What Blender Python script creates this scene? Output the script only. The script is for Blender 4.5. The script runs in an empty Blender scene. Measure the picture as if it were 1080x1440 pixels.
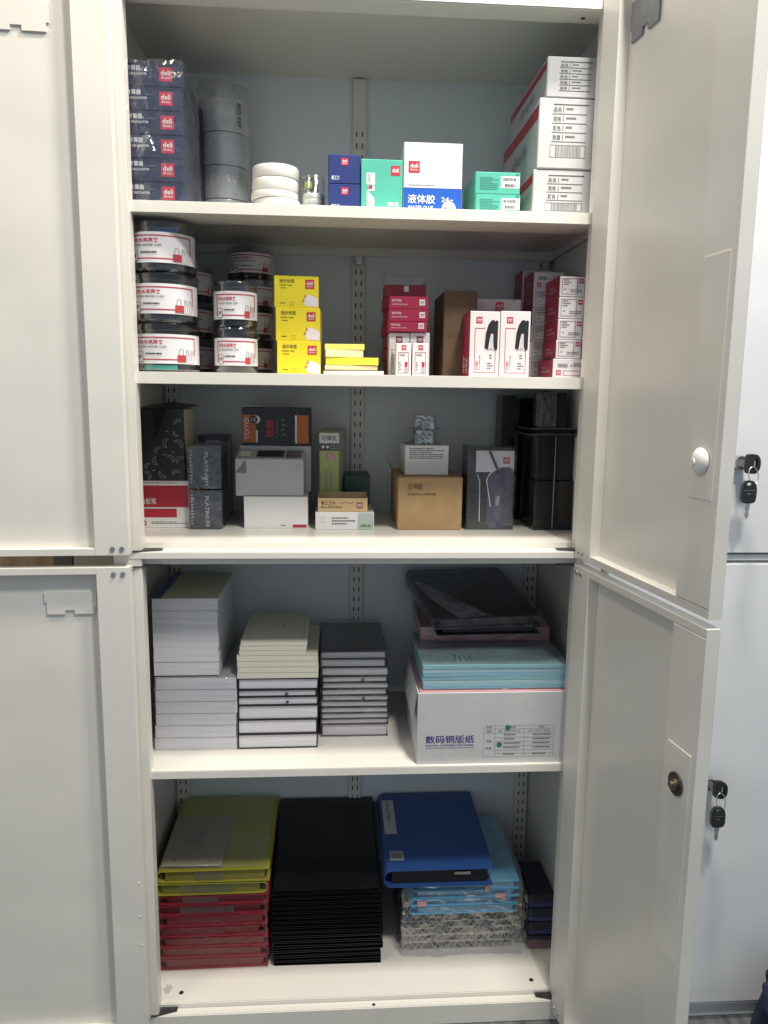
import bpy, bmesh, math, random
from mathutils import Vector, Matrix, noise
R = random.Random(7)
sc = bpy.context.scene
COL = sc.collection

# ------------------------------------------------------------------ camera
CAM = Vector((-0.053, -1.357, 1.321))
YAW, PIT, ROL = (math.radians(a) for a in (3.82, 8.81, 0.73))
FPX = 1060.0                                   # focal length in photo pixels (photo is 1080 x 1440)
FW = Vector((math.sin(YAW)*math.cos(PIT), math.cos(YAW)*math.cos(PIT), -math.sin(PIT)))
_r = Vector((math.cos(YAW), -math.sin(YAW), 0)); _u = _r.cross(FW)
RT = _r*math.cos(ROL) + _u*math.sin(ROL)
UP = -_r*math.sin(ROL) + _u*math.cos(ROL)
cd = bpy.data.cameras.new('camera'); cam = bpy.data.objects.new('camera', cd); COL.objects.link(cam)
cd.sensor_fit = 'VERTICAL'; cd.sensor_height = 36.0; cd.lens = FPX/1440*36
cd.clip_start = 0.02; cd.clip_end = 60
m = Matrix.Identity(4)
for i in range(3):
    m[i][0], m[i][1], m[i][2], m[i][3] = RT[i], UP[i], -FW[i], CAM[i]
cam.matrix_world = m
sc.camera = cam

# ------------------------------------------------------------------ light
w = bpy.data.worlds.new('World'); sc.world = w; w.use_nodes = True
bg = w.node_tree.nodes['Background']
bg.inputs[0].default_value = (0.76, 0.87, 1.0, 1); bg.inputs[1].default_value = 0.42
def lamp(name, loc, tgt, sx, sy, power, col):
    l = bpy.data.lights.new(name, 'AREA'); l.shape = 'RECTANGLE'; l.size = sx; l.size_y = sy
    l.energy = power; l.color = col
    o = bpy.data.objects.new(name, l); COL.objects.link(o); o.location = loc
    o.rotation_euler = (Vector(tgt)-Vector(loc)).to_track_quat('-Z', 'Y').to_euler()
    return o
lamp('ceiling_panel_light', (0.41, -0.42, 3.05), (0.41, -0.42, 0), 0.20, 0.20, 41, (1.0, 0.945, 0.85))
lamp('ceiling_panel_light', (-0.95, -0.60, 3.05), (-0.95, -0.60, 0), 0.20, 0.20, 11, (1.0, 0.80, 0.55))
lamp('ceiling_panel_light', (0.56, -1.15, 3.05), (0.56, -1.15, 0), 0.24, 0.24, 42, (1.0, 0.95, 0.87))
vs = sc.view_settings
vs.view_transform = 'Standard'; vs.look = 'None'; vs.gamma = 1.0; vs.exposure = 0.15; vs.use_curve_mapping = False
sc.cycles.use_denoising = True
sc.cycles.max_bounces = 8; sc.cycles.transparent_max_bounces = 16
sc.cycles.caustics_reflective = False; sc.cycles.caustics_refractive = False

# ------------------------------------------------------------------ pixel -> place helpers (a pixel only gives a direction)
def ray(px, py): return FW + RT*((px-540)/FPX) + UP*((720-py)/FPX)
def onY(px, py, y):
    d = ray(px, py); return CAM + d*((y-CAM.y)/d.y)
def onZ(px, py, z):
    d = ray(px, py); return CAM + d*((z-CAM.z)/d.z)

# ------------------------------------------------------------------ materials
MATS = {}
def mat(name, rgb, rough=0.5, metal=0.0, var=0.05, vscale=12, bump=0.0, bscale=300, spec=0.5, stretch=None, coat=0.0, trans=0.0, wob=0.0):
    if name in MATS: return MATS[name]
    M = bpy.data.materials.new(name); M.use_nodes = True; nt = M.node_tree; N = nt.nodes; L = nt.links
    b = N['Principled BSDF']; b.inputs['Roughness'].default_value = rough; b.inputs['Metallic'].default_value = metal
    b.inputs['Specular IOR Level'].default_value = spec; b.inputs['Coat Weight'].default_value = coat
    b.inputs['Transmission Weight'].default_value = trans
    tc = N.new('ShaderNodeTexCoord'); mp = N.new('ShaderNodeMapping'); L.new(tc.outputs['Object'], mp.inputs[0])
    if stretch: mp.inputs['Scale'].default_value = stretch
    if var > 0:
        n = N.new('ShaderNodeTexNoise'); n.inputs['Scale'].default_value = vscale; n.inputs['Detail'].default_value = 6
        L.new(mp.outputs[0], n.inputs['Vector'])
        r = N.new('ShaderNodeValToRGB'); L.new(n.outputs['Fac'], r.inputs[0])
        r.color_ramp.elements[0].position = 0.3; r.color_ramp.elements[1].position = 0.7
        r.color_ramp.elements[0].color = tuple(c*(1-var) for c in rgb)+(1,)
        r.color_ramp.elements[1].color = tuple(min(1, c*(1+var)) for c in rgb)+(1,)
        L.new(r.outputs[0], b.inputs['Base Color'])
        rr = N.new('ShaderNodeMapRange'); L.new(n.outputs['Fac'], rr.inputs[0])
        rr.inputs[3].default_value = max(0.03, rough-0.06); rr.inputs[4].default_value = min(1, rough+0.06)
        L.new(rr.outputs[0], b.inputs['Roughness'])
    else:
        b.inputs['Base Color'].default_value = tuple(rgb)+(1,)
    if bump > 0:
        n2 = N.new('ShaderNodeTexNoise'); n2.inputs['Scale'].default_value = bscale; n2.inputs['Detail'].default_value = 3
        L.new(mp.outputs[0], n2.inputs['Vector'])
        bp = N.new('ShaderNodeBump'); bp.inputs['Strength'].default_value = bump; bp.inputs['Distance'].default_value = 0.001
        L.new(n2.outputs['Fac'], bp.inputs['Height']); L.new(bp.outputs[0], b.inputs['Normal'])
        if wob > 0:
            n3 = N.new('ShaderNodeTexNoise'); n3.inputs['Scale'].default_value = 4.5; n3.inputs['Detail'].default_value = 1; L.new(mp.outputs[0], n3.inputs['Vector'])
            b3 = N.new('ShaderNodeBump'); b3.inputs['Strength'].default_value = 1.0; b3.inputs['Distance'].default_value = wob
            L.new(n3.outputs['Fac'], b3.inputs['Height']); L.new(b3.outputs[0], bp.inputs['Normal'])
    MATS[name] = M; return M
def clear(name, tint=(0.96, 0.97, 0.98), gl=0.07, rough=0.12, edge=0.55, haze=0.0, bscale=60, bump=0.35):
    """thin clear plastic: see-through with reflections and, for film, a little white haze"""
    if name in MATS: return MATS[name]
    M = bpy.data.materials.new(name); M.use_nodes = True; nt = M.node_tree; N = nt.nodes; L = nt.links
    N.remove(N['Principled BSDF']); out = N['Material Output']
    t = N.new('ShaderNodeBsdfTransparent'); t.inputs[0].default_value = tint+(1,)
    g = N.new('ShaderNodeBsdfGlossy'); g.inputs['Roughness'].default_value = rough; g.inputs[0].default_value = (1, 1, 1, 1)
    d = N.new('ShaderNodeBsdfDiffuse'); d.inputs[0].default_value = (0.75, 0.78, 0.8, 1)
    tc = N.new('ShaderNodeTexCoord')
    n = N.new('ShaderNodeTexNoise'); n.inputs['Scale'].default_value = bscale; n.inputs['Detail'].default_value = 4
    n.inputs['Distortion'].default_value = 1.5
    L.new(tc.outputs['Object'], n.inputs['Vector'])
    bp = N.new('ShaderNodeBump'); bp.inputs['Strength'].default_value = bump; bp.inputs['Distance'].default_value = 0.004
    L.new(n.outputs['Fac'], bp.inputs['Height']); L.new(bp.outputs[0], g.inputs['Normal'])
    lw = N.new('ShaderNodeLayerWeight'); lw.inputs[0].default_value = 0.25; L.new(bp.outputs[0], lw.inputs['Normal'])
    mr = N.new('ShaderNodeMapRange'); L.new(lw.outputs['Facing'], mr.inputs[0])
    mr.inputs[3].default_value = gl; mr.inputs[4].default_value = edge
    mx = N.new('ShaderNodeMixShader'); L.new(mr.outputs[0], mx.inputs[0]); L.new(t.outputs[0], mx.inputs[1]); L.new(g.outputs[0], mx.inputs[2])
    src = mx
    if haze > 0:
        hr = N.new('ShaderNodeMapRange'); L.new(n.outputs['Fac'], hr.inputs[0])
        hr.inputs[1].default_value = 0.45; hr.inputs[2].default_value = 0.75; hr.inputs[3].default_value = haze*0.35; hr.inputs[4].default_value = haze*2.2
        m2 = N.new('ShaderNodeMixShader'); L.new(hr.outputs[0], m2.inputs[0]); L.new(mx.outputs[0], m2.inputs[1]); L.new(d.outputs[0], m2.inputs[2]); src = m2
    L.new(src.outputs[0], out.inputs['Surface'])
    MATS[name] = M; return M

STEEL = mat('cabinet_powder_coat', (0.75, 0.725, 0.665), 0.30, var=0.025, vscale=3, bump=0.06, bscale=500, wob=0.006)
STEEL2 = mat('neighbour_powder_coat', (0.70, 0.72, 0.73), 0.28, var=0.02, vscale=3, bump=0.06, bscale=500, wob=0.006)
DARK = mat('dark_hole', (0.012, 0.012, 0.013), 0.7, var=0)
METAL = mat('zinc_metal', (0.60, 0.60, 0.58), 0.32, metal=1.0, var=0.15, vscale=60)
BLACKMETAL = mat('dark_hinge_metal', (0.10, 0.10, 0.10), 0.45, metal=0.8, var=0.2, vscale=80)
BLACKPL = mat('black_plastic', (0.018, 0.018, 0.020), 0.35, var=0.2, vscale=30)
WHITE = mat('white_card', (0.74, 0.73, 0.72), 0.42, var=0.03, vscale=20, bump=0.03)
WHITE_BLUE = mat('white_gloss_card', (0.60, 0.61, 0.65), 0.3, var=0.03, vscale=20)
CARTON = mat('white_carton', (0.52, 0.525, 0.53), 0.6, var=0.05, vscale=15, bump=0.15, bscale=250)
KRAFT = mat('kraft_card', (0.40, 0.26, 0.125), 0.7, var=0.10, vscale=30, bump=0.2, bscale=250)
BROWN = mat('brown_carton', (0.135, 0.085, 0.045), 0.65, var=0.12, vscale=30, bump=0.2, bscale=250)
KRAFT2 = mat('pale_kraft_card', (0.58, 0.42, 0.22), 0.6, var=0.08, vscale=30, bump=0.15)
NAVY = mat('navy_card', (0.016, 0.020, 0.060), 0.35, var=0.1, vscale=20)
NAVY2 = mat('blue_navy_card', (0.022, 0.040, 0.17), 0.35, var=0.06, vscale=20)
TEAL = mat('teal_card', (0.085, 0.43, 0.33), 0.38, var=0.05, vscale=20)
TEALD = mat('teal_dark_card', (0.06, 0.30, 0.26), 0.38, var=0.05, vscale=20)
BLUE = mat('bright_blue_print', (0.015, 0.10, 0.48), 0.35, var=0.04)
YELLOW = mat('yellow_card', (0.76, 0.62, 0.02), 0.42, var=0.04, vscale=25)
CRIM = mat('crimson_card', (0.36, 0.022, 0.065), 0.36, var=0.08, vscale=25)
CRIM2 = mat('crimson_side_card', (0.30, 0.012, 0.045), 0.4, var=0.1, vscale=25)
RED = mat('logo_red', (0.50, 0.020, 0.050), 0.4, var=0.03)
REDP = mat('red_print', (0.45, 0.018, 0.040), 0.4, var=0.03)
PW = mat('white_print', (0.78, 0.78, 0.78), 0.45, var=0)
PK = mat('black_print', (0.022, 0.022, 0.026), 0.5, var=0)
PG = mat('grey_print', (0.16, 0.16, 0.17), 0.5, var=0)
PN = mat('navy_print', (0.02, 0.02, 0.20), 0.45, var=0)
PINK = mat('pink_white_card', (0.76, 0.68, 0.69), 0.42, var=0.03)
GREENP = mat('green_print', (0.03, 0.16, 0.10), 0.5, var=0)
PAGES = mat('page_block', (0.70, 0.69, 0.72), 0.75, var=0.10, vscale=10, stretch=(0.6, 0.6, 60), bump=0.5, bscale=10)
CREAMP = mat('cream_page_block', (0.74, 0.72, 0.60), 0.75, var=0.08, vscale=10, stretch=(0.6, 0.6, 60), bump=0.5, bscale=10)
CREAM = mat('cream_cover', (0.60, 0.58, 0.49), 0.6, var=0.04, bump=0.08)
BLKCOV = mat('black_cover', (0.022, 0.020, 0.020), 0.42, var=0.15, vscale=40, bump=0.15)
FILM = clear('clear_film', haze=0.010, gl=0.045, rough=0.06, edge=0.35, bscale=70, bump=0.6)
FILM2 = clear('crinkled_film', haze=0.018, gl=0.085, rough=0.16, edge=0.45, bscale=40, bump=0.5)
FILM4 = clear('fine_film', tint=(0.98, 0.98, 0.98), haze=0.002, gl=0.014, rough=0.10, edge=0.16, bscale=50, bump=0.5)
FILM3 = clear('thin_crinkled_film', tint=(0.97, 0.97, 0.98), haze=0.003, gl=0.028, rough=0.14, edge=0.30, bscale=40, bump=0.5)
TUBPL = clear('clear_tub_plastic', tint=(0.80, 0.83, 0.86), gl=0.06, rough=0.10, edge=0.7, bscale=8, bump=0.05)
PETPL = clear('clear_blister', tint=(0.90, 0.92, 0.94), gl=0.05, rough=0.08, edge=0.4, bscale=40, bump=0.4)

# ------------------------------------------------------------------ mesh helpers
def mesh(name, verts, faces, material, smooth=False):
    me = bpy.data.meshes.new(name); me.from_pydata([tuple(v) for v in verts], [], faces); me.validate()
    if material: me.materials.append(material)
    if smooth:
        for p in me.polygons: p.use_smooth = True
    return me
class MB:
    def __init__(s): s.v = []; s.f = []
    def add(s, vs, fs):
        b = len(s.v); s.v += [tuple(v) for v in vs]; s.f += [tuple(i+b for i in f) for f in fs]; return s
    def box(s, x0, x1, y0, y1, z0, z1, fn=None):
        vs = [(x, y, z) for z in (z0, z1) for y in (y0, y1) for x in (x0, x1)]
        if fn: vs = [fn(*p) for p in vs]
        return s.add(vs, [(0, 2, 3, 1), (4, 5, 7, 6), (0, 1, 5, 4), (2, 6, 7, 3), (0, 4, 6, 2), (1, 3, 7, 5)])
    def disc(s, c, ax, r, h, n=24, fn=None):      # short cylinder, axis 0/1/2
        vs = []; fs = []
        for k in (0, h):
            for i in range(n):
                a = 2*math.pi*i/n; p = [r*math.cos(a), r*math.sin(a)]
                q = [0, 0, 0]; q[ax] = k; q[(ax+1) % 3] = p[0]; q[(ax+2) % 3] = p[1]
                q = [q[j]+c[j] for j in range(3)]; vs.append(fn(*q) if fn else q)
        fs = [(i, (i+1) % n, n+(i+1) % n, n+i) for i in range(n)]+[tuple(range(n))[::-1], tuple(range(n, 2*n))]
        return s.add(vs, fs)
    def mesh(s, name, material, smooth=False): return mesh(name, s.v, s.f, material, smooth)
def fixn(me):
    bm = bmesh.new(); bm.from_mesh(me); bmesh.ops.recalc_face_normals(bm, faces=bm.faces); bm.to_mesh(me); bm.free(); return me
def put(name, me, parent=None, loc=(0, 0, 0), rz=0.0, world=False):
    o = bpy.data.objects.new(name, me); COL.objects.link(o)
    o.location = loc; o.rotation_euler = (0, 0, rz)
    if parent is not None:
        o.parent = parent
        if world: o.matrix_parent_inverse = Matrix.Translation(-Vector(parent.location))
    return o
def tag(o, label, cat, group=None, kind=None):
    o['label'] = label
    if cat: o['category'] = cat
    if group: o['group'] = group
    if kind: o['kind'] = kind
    return o
def thing(name, label, cat, loc=(0, 0, 0), rz=0.0, group=None):
    return tag(put(name, None, loc=loc, rz=rz), label, cat, group)
def struct(name, me):
    o = put(name, me); o['kind'] = 'structure'; return o
def bevbox(w, d, h, mt, bev=0.0012, jit=0.0006, seg=1, x0=None):
    """box x -w/2..w/2, y 0..d, z 0..h with soft edges and slightly uneven corners"""
    bm = bmesh.new(); bmesh.ops.create_cube(bm, size=1)
    for v in bm.verts:
        v.co = Vector((v.co.x*w, (v.co.y+0.5)*d, (v.co.z+0.5)*h))
        if v.co.z > h*0.5:
            v.co += Vector((R.uniform(-jit, jit)*0.3, R.uniform(-jit, jit) if v.co.y > d*0.5 else 0.0, R.uniform(-jit, jit*0.3)))
    if bev > 0: bmesh.ops.bevel(bm, geom=bm.edges[:], offset=bev, segments=seg, affect='EDGES', profile=0.5)
    me = bpy.data.meshes.new('box'); bm.to_mesh(me); bm.free(); me.materials.append(mt)
    return me
def lathe(prof, mt, n=40, a0=0.0, a1=2*math.pi, smooth=True, sharp=True):
    full = abs(a1-a0-2*math.pi) < 1e-6; vs = []; fs = []; cols = n if full else n+1
    for r, z in prof:
        for i in range(cols):
            a = a0+(a1-a0)*i/n; vs.append((r*math.cos(a), r*math.sin(a), z))
    for j in range(len(prof)-1):
        for i in range(n):
            k = (i+1) % cols if full else i+1
            fs.append((j*cols+i, j*cols+k, (j+1)*cols+k, (j+1)*cols+i))
    me = mesh('lathe', vs, fs, mt, smooth)
    if sharp:
        bm = bmesh.new(); bm.from_mesh(me); bmesh.ops.remove_doubles(bm, verts=bm.verts, dist=1e-6)
        for e in bm.edges:
            if len(e.link_faces) == 2 and e.calc_face_angle(0) > 0.7: e.smooth = False
        bm.to_mesh(me); bm.free()
    return me
def film_box(w, d, h, pad=0.002, amp=0.004, seed=0.0, mt=None, cuts=9, freq=28, keep_bottom=True):
    """thin wrap round a box; crumpled into small facets when it is the crinkled film"""
    crink = (mt is FILM2 or mt is FILM3)
    if crink: cuts = max(12, min(26, int(cuts*1.7)))
    bm = bmesh.new(); bmesh.ops.create_cube(bm, size=1)
    bmesh.ops.subdivide_edges(bm, edges=bm.edges[:], cuts=cuts, use_grid_fill=True)
    for v in bm.verts:
        n0 = Vector((v.co.x, v.co.y, v.co.z)); n0 = Vector((n0.x**3, n0.y**3, n0.z**3)).normalized()
        p = Vector((v.co.x*(w+2*pad), (v.co.y)*(d+2*pad)+d/2, (v.co.z+0.5)*(h+pad)))
        q = p*freq+Vector((seed, seed*2, -seed))
        k = abs(noise.noise(q))*1.6+max(0, noise.noise(q*0.45+Vector((9, 1, 4))))*1.2
        if crink: k += abs(noise.noise(p*110+Vector((seed, 3, 7))))*0.9
        p += n0*k*amp
        if keep_bottom and p.z < 0.0008: p.z = 0.0008
        v.co = p
    if crink: bmesh.ops.triangulate(bm, faces=bm.faces[:])
    for f in bm.faces: f.smooth = not crink
    me = bpy.data.meshes.new('film'); bm.to_mesh(me); bm.free(); me.materials.append(mt or FILM); return me

# ------------------------------------------------------------------ lettering and flat print
GLYPH = {}
def glyph(t):
    """lettering as flat mesh, scaled to a 1 x 1 box"""
    if t in GLYPH: return GLYPH[t]
    c = bpy.data.curves.new('lettering', 'FONT'); c.body = t; c.resolution_u = 2; c.offset = 0.012; c.space_line = 1.0
    o = bpy.data.objects.new('lettering', c); COL.objects.link(o)
    dg = bpy.context.evaluated_depsgraph_get(); dg.update()
    me = bpy.data.meshes.new_from_object(o.evaluated_get(dg))
    vs = [v.co.copy() for v in me.vertices]; fs = [tuple(p.vertices) for p in me.polygons]
    bpy.data.objects.remove(o); bpy.data.curves.remove(c); bpy.data.meshes.remove(me)
    if not vs: GLYPH[t] = ([(0, 0), (1, 0), (1, 1), (0, 1)], [(0, 1, 2, 3)]); return GLYPH[t]
    x0 = min(v.x for v in vs); x1 = max(v.x for v in vs); y0 = min(v.y for v in vs); y1 = max(v.y for v in vs)
    GLYPH[t] = ([((v.x-x0)/max(1e-6, x1-x0), (v.y-y0)/max(1e-6, y1-y0)) for v in vs], fs); return GLYPH[t]
TEXTS = []
def face(kind, w, d, h):
    """maps (u, v) in metres on one face of a box to local coordinates; o lifts off the face"""
    if kind == 'front': return (lambda u, v, o: (-w/2+u, -o, v)), w, h
    if kind == 'left': return (lambda u, v, o: (-w/2-o, d-u, v)), d, h
    if kind == 'right': return (lambda u, v, o: (w/2+o, u, v)), d, h
    if kind == 'top': return (lambda u, v, o: (-w/2+u, v, h+o)), w, d
def cyl(r, zb, h, arc, mid=-math.pi/2):
    W = r*arc
    return (lambda u, v, o: ((r+o)*math.cos(mid+(u/W-0.5)*arc), (r+o)*math.sin(mid+(u/W-0.5)*arc), zb+v)), W, h
def pr(parent, F, name, mt, items, layer=1, seed=3):
    """one mesh of flat print (rectangles, frames, text, bars ...) laid on a face; u, v as fractions"""
    fn, W, H = F; b = MB(); o = 0.00035*layer; rr = random.Random(seed)
    def quad(u0, v0, u1, v1):
        n = max(1, int(abs(u1-u0)/0.008)) if W and fn.__code__.co_freevars and 'arc' in fn.__code__.co_freevars else 1
        for i in range(n):
            a = u0+(u1-u0)*i/n; c = u0+(u1-u0)*(i+1)/n
            b.add([fn(a, v0, o), fn(c, v0, o), fn(c, v1, o), fn(a, v1, o)], [(0, 1, 2, 3)])
    for it in items:
        k = it[0]
        if k == 'r': quad(it[1]*W, it[2]*H, it[3]*W, it[4]*H)
        elif k == 'fr':
            u0, v0, u1, v1, t = it[1]*W, it[2]*H, it[3]*W, it[4]*H, it[5]
            quad(u0, v0, u1, v0+t); quad(u0, v1-t, u1, v1); quad(u0, v0+t, u0+t, v1-t); quad(u1-t, v0+t, u1, v1-t)
        elif k == 't':
            vs, fs = glyph(it[1]); u0, v0, u1, v1 = it[2]*W, it[3]*H, it[4]*W, it[5]*H
            if len(it) > 6 and it[6] == 'up':      # reads upwards
                b.add([fn(u1-y*(u1-u0), v0+x*(v1-v0), o) for x, y in vs], fs)
            elif len(it) > 6 and it[6] == 'down':
                b.add([fn(u0+y*(u1-u0), v1-x*(v1-v0), o) for x, y in vs], fs)
            else: b.add([fn(u0+x*(u1-u0), v0+y*(v1-v0), o) for x, y in vs], fs)
        elif k == 'd':                             # unreadably small print: rows of dashes
            u0, v0, u1, v1, n = it[1]*W, it[2]*H, it[3]*W, it[4]*H, it[5]
            for j in range(n):
                y1 = v1-(v1-v0)*j/n; y0 = y1-(v1-v0)/n*0.5; x = u0; end = u0+(u1-u0)*rr.uniform(0.6, 1)
                while x < end:
                    x2 = min(end, x+(u1-u0)*rr.uniform(0.03, 0.12)); quad(x, y0, x2, y1); x = x2+(u1-u0)*0.018
        elif k == 'bar':
            u0, v0, u1, v1 = it[1]*W, it[2]*H, it[3]*W, it[4]*H; x = u0
            while x < u1:
                t = (u1-u0)*rr.choice((0.012, 0.02, 0.035)); quad(x, v0, min(u1, x+t), v1); x += t+(u1-u0)*rr.choice((0.012, 0.02, 0.03))
        elif k == 'c':
            cx, cy, r = it[1]*W, it[2]*H, it[3]; n = 24
            b.add([fn(cx+r*math.cos(2*math.pi*i/n), cy+r*math.sin(2*math.pi*i/n), o) for i in range(n)], [tuple(range(n))])
        elif k == 'p':
            b.add([fn(x*W, y*H, o) for x, y in it[1]], [tuple(range(len(it[1])))])
        elif k == 'l':
            t = it[2]/2; P = [Vector((x*W, y*H)) for x, y in it[1]]
            for a, c in zip(P, P[1:]):
                e = (c-a); e = Vector((-e.y, e.x)).normalized()*t if e.length > 1e-9 else Vector((0, t))
                b.add([fn(*(a-e), o), fn(*(c-e), o), fn(*(c+e), o), fn(*(a+e), o)], [(0, 1, 2, 3)])
    return put(name, b.mesh(name, mt), parent)
def logo(parent, F, u, v, s, bgm=None, fgm=None, sub=True, layer=1):
    """the square brand badge, lower-left corner at u, v (fractions), s metres across"""
    fn, W, H = F; du, dv = s/W, s/H
    pr(parent, F, 'logo', bgm or RED, [('r', u, v, u+du, v+dv)], layer)
    it = [('t', 'deli', u+du*0.14, v+dv*(0.42 if sub else 0.3), u+du*0.86, v+dv*0.80)]
    if sub: it.append(('t', '得力办公', u+du*0.16, v+dv*0.16, u+du*0.84, v+dv*0.34))
    pr(parent, F, 'lettering', fgm or PW, it, layer+1)
def box_at(name, label, cat, l, r, t, y, d, zb, mt, group=None, bottom=None, rz=0.0, bev=0.0012, jit=0.0006):
    """box whose front face spans photo columns l..r and reaches up to row t; y = depth of the front on its shelf"""
    if bottom is None:
        ym = 0.5*(t+(onYpix(l, y, zb)))
    else: ym = 0.5*(t+bottom)
    x0, x1 = onY(l, ym, y).x, onY(r, ym, y).x
    z1 = onY(0.5*(l+r), t, y).z
    w, h = x1-x0, z1-zb
    o = put(name, bevbox(w, d, h, mt, bev, jit), loc=((x0+x1)/2, y, zb), rz=rz)
    tag(o, label, cat, group)
    return o, w, d, h
def onYpix(px, y, z):
    P = Vector((onY(px, 700, y).x, y, z))-CAM
    return 720-FPX*P.dot(UP)/P.dot(FW)

# ------------------------------------------------------------------ room
FLOOR = 0.045; D = 0.405
M_CARPET = mat('ribbed_carpet', (0.11, 0.12, 0.12), 0.95, var=0.45, vscale=40, stretch=(1.0, 0.15, 1), bump=0.8, bscale=200)
b = MB(); b.add([(-4, -4, FLOOR), (4, -4, FLOOR), (4, 1.2, FLOOR), (-4, 1.2, FLOOR)], [(0, 1, 2, 3)])
struct('floor', b.mesh('floor', M_CARPET))
b = MB(); b.add([(-4, 0.47, FLOOR), (4, 0.47, FLOOR), (4, 0.47, 2.9), (-4, 0.47, 2.9)], [(0, 1, 2, 3)])
struct('wall', b.mesh('wall', mat('painted_wall', (0.66, 0.68, 0.70), 0.8, var=0.03)))

# ------------------------------------------------------------------ the open cabinet
S1, S2, S3, S4, S5 = 1.6435, 1.357, 1.048, 0.606, 0.100     # heights of the five standing surfaces
cab = thing('filing_cabinet', 'tall off-white steel cabinet with four doors standing open over shelves of stationery', 'cabinet', (0, 0.2, FLOOR))
def cpart(name, fill, material=STEEL, parent=None, bev=0.0):
    b = MB(); fill(b); me = fixn(b.mesh(name, material))
    if bev:
        bm = bmesh.new(); bm.from_mesh(me)
        bmesh.ops.bevel(bm, geom=bm.edges[:], offset=bev, segments=2, affect='EDGES'); bm.to_mesh(me); bm.free()
    return put(name, me, parent or cab, world=(parent is None)) if parent is None else sub(name, me, parent)
def sub(name, me, parent):
    o = put(name, me, parent); o.matrix_parent_inverse = Matrix.Identity(4)
    return o
for s in (-1, 1):
    cpart('side_panel', lambda b: b.box(*sorted((s*0.44, s*0.45)), 0.032, D, FLOOR, 2.018))
    cpart('jamb', lambda b: b.box(*sorted((s*0.400, s*0.4497)), 0.001, 0.031, FLOOR+0.001, 2.017), bev=0.0015)
    cpart('inner_return', lambda b: b.box(*sorted((s*0.412, s*0.4398)), 0.0312, 0.045, 0.101, 1.99))
cpart('back_panel', lambda b: b.box(-0.45, 0.45, D+0.0002, D+0.004, FLOOR, 2.018), mat('back_panel_coat', (0.74, 0.79, 0.81), 0.4, var=0.03, vscale=3, bump=0.05, bscale=400))
cpart('top_panel', lambda b: b.box(-0.4398, 0.4398, 0.051, D, 1.998, 2.016))
tr = cpart('top_rail', lambda b: b.box(-0.4499, 0.4499, 0.0, 0.0505, 1.966, 2.020), bev=0.002)
sub('screw_hole', MB().disc((0.372, 0.030, 1.9655), 2, 0.004, 0.0006, 14).mesh('h', DARK), tr)
cpart('middle_rail', lambda b: b.box(-0.4499, 0.4499, -0.0006, 0.0345, 1.0225, 1.036), bev=0.0015)
cpart('compartment_floor', lambda b: b.box(-0.4398, 0.4398, 0.035, D, 1.030, S3), bev=0.0015)
cpart('lower_top_rail', lambda b: b.box(-0.4398, 0.4398, 0.0125, D, 1.0105, 1.0222), bev=0.001)
br = cpart('base_panel', lambda b: b.box(-0.4499, 0.4499, 0.0, 0.0195, FLOOR+0.0005, 0.0905), bev=0.0015)
sub('screw_hole', MB().disc((-0.005+0.035, 0.008, 0.0904), 2, 0.0035, 0.0006, 14).mesh('h', DARK), br)
bt = cpart('cabinet_floor', lambda b: b.box(-0.4398, 0.4398, 0.020, D, 0.06, S5), bev=0.0015)
for px, py in ((255, 1396), (747, 1378)):
    p = onZ(px, py, S5)
    sub('screw_hole', MB().disc((p.x, p.y, S5-0.0002), 2, 0.0048, 0.0006, 16).mesh('h', DARK), bt)
M_RUST = mat('dull_stain', (0.50, 0.46, 0.41), 0.8, var=0.3, vscale=300)
p = onZ(236, 1391, S5)
sub('stain', MB().add([(p.x+0.008*math.cos(k*0.5236)*(1+0.3*math.sin(k*2.3)), p.y+0.013*math.sin(k*0.5236)*(1+0.25*math.cos(k*3.1)), S5+0.0003) for k in range(12)], [tuple(range(12))]).mesh('stain', M_RUST), bt)
for z, lo in ((S1, 0.019), (S2, 0.0205), (S4, 0.0155)):
    def shelf(b):
        b.box(-0.436, 0.436, 0.013, D-0.013, z-0.0016, z)
        b.box(-0.436, 0.436, 0.0125, 0.0138, z-lo, z-0.0017)
        b.box(-0.436, 0.436, 0.0139, 0.095, z-lo, z-lo+0.0012)
        b.box(-0.436, 0.436, D-0.030, D-0.0285, z-lo, z-0.0017)
        for s in (-1, 1): b.box(*sorted((s*0.4355, s*0.434)), 0.0139, D-0.031, z-lo+0.0014, z-0.0018)
    cpart('shelf', shelf)
for x0 in (-0.4205, 0.0, 0.4205):                       # slotted uprights at the back
    for z0, z1 in ((1.0485, 1.995), (0.1005, 1.010)):
        up = cpart('slotted_upright', lambda b: b.box(x0-0.0150, x0+0.0150, D-0.011, D, z0, z1), bev=0.0015)
        b = MB(); z = z0+0.03; k = 0
        while z < min(z1-0.03, 1.88):
            for s in (-1, 1): b.box(x0+s*0.0062-0.0013, x0+s*0.0062+0.0013, D-0.0115, D-0.0109, z, z+0.011)
            if k % 3 == 1: b.disc((x0, D-0.0115, z+0.005), 1, 0.0012, 0.0006, 10)
            z += 0.0242; k += 1
        sub('perforation', b.mesh('perforation', DARK), up)
for x0 in (-0.0, 0.4205):
    cpart('shelf_clip', lambda b: b.box(x0-0.006, x0+0.006, D-0.026, D-0.0115, S1-0.036, S1-0.0192).box(x0-0.007, x0+0.007, D-0.028, D-0.0262, S1-0.030, S1-0.0192), METAL)

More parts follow.
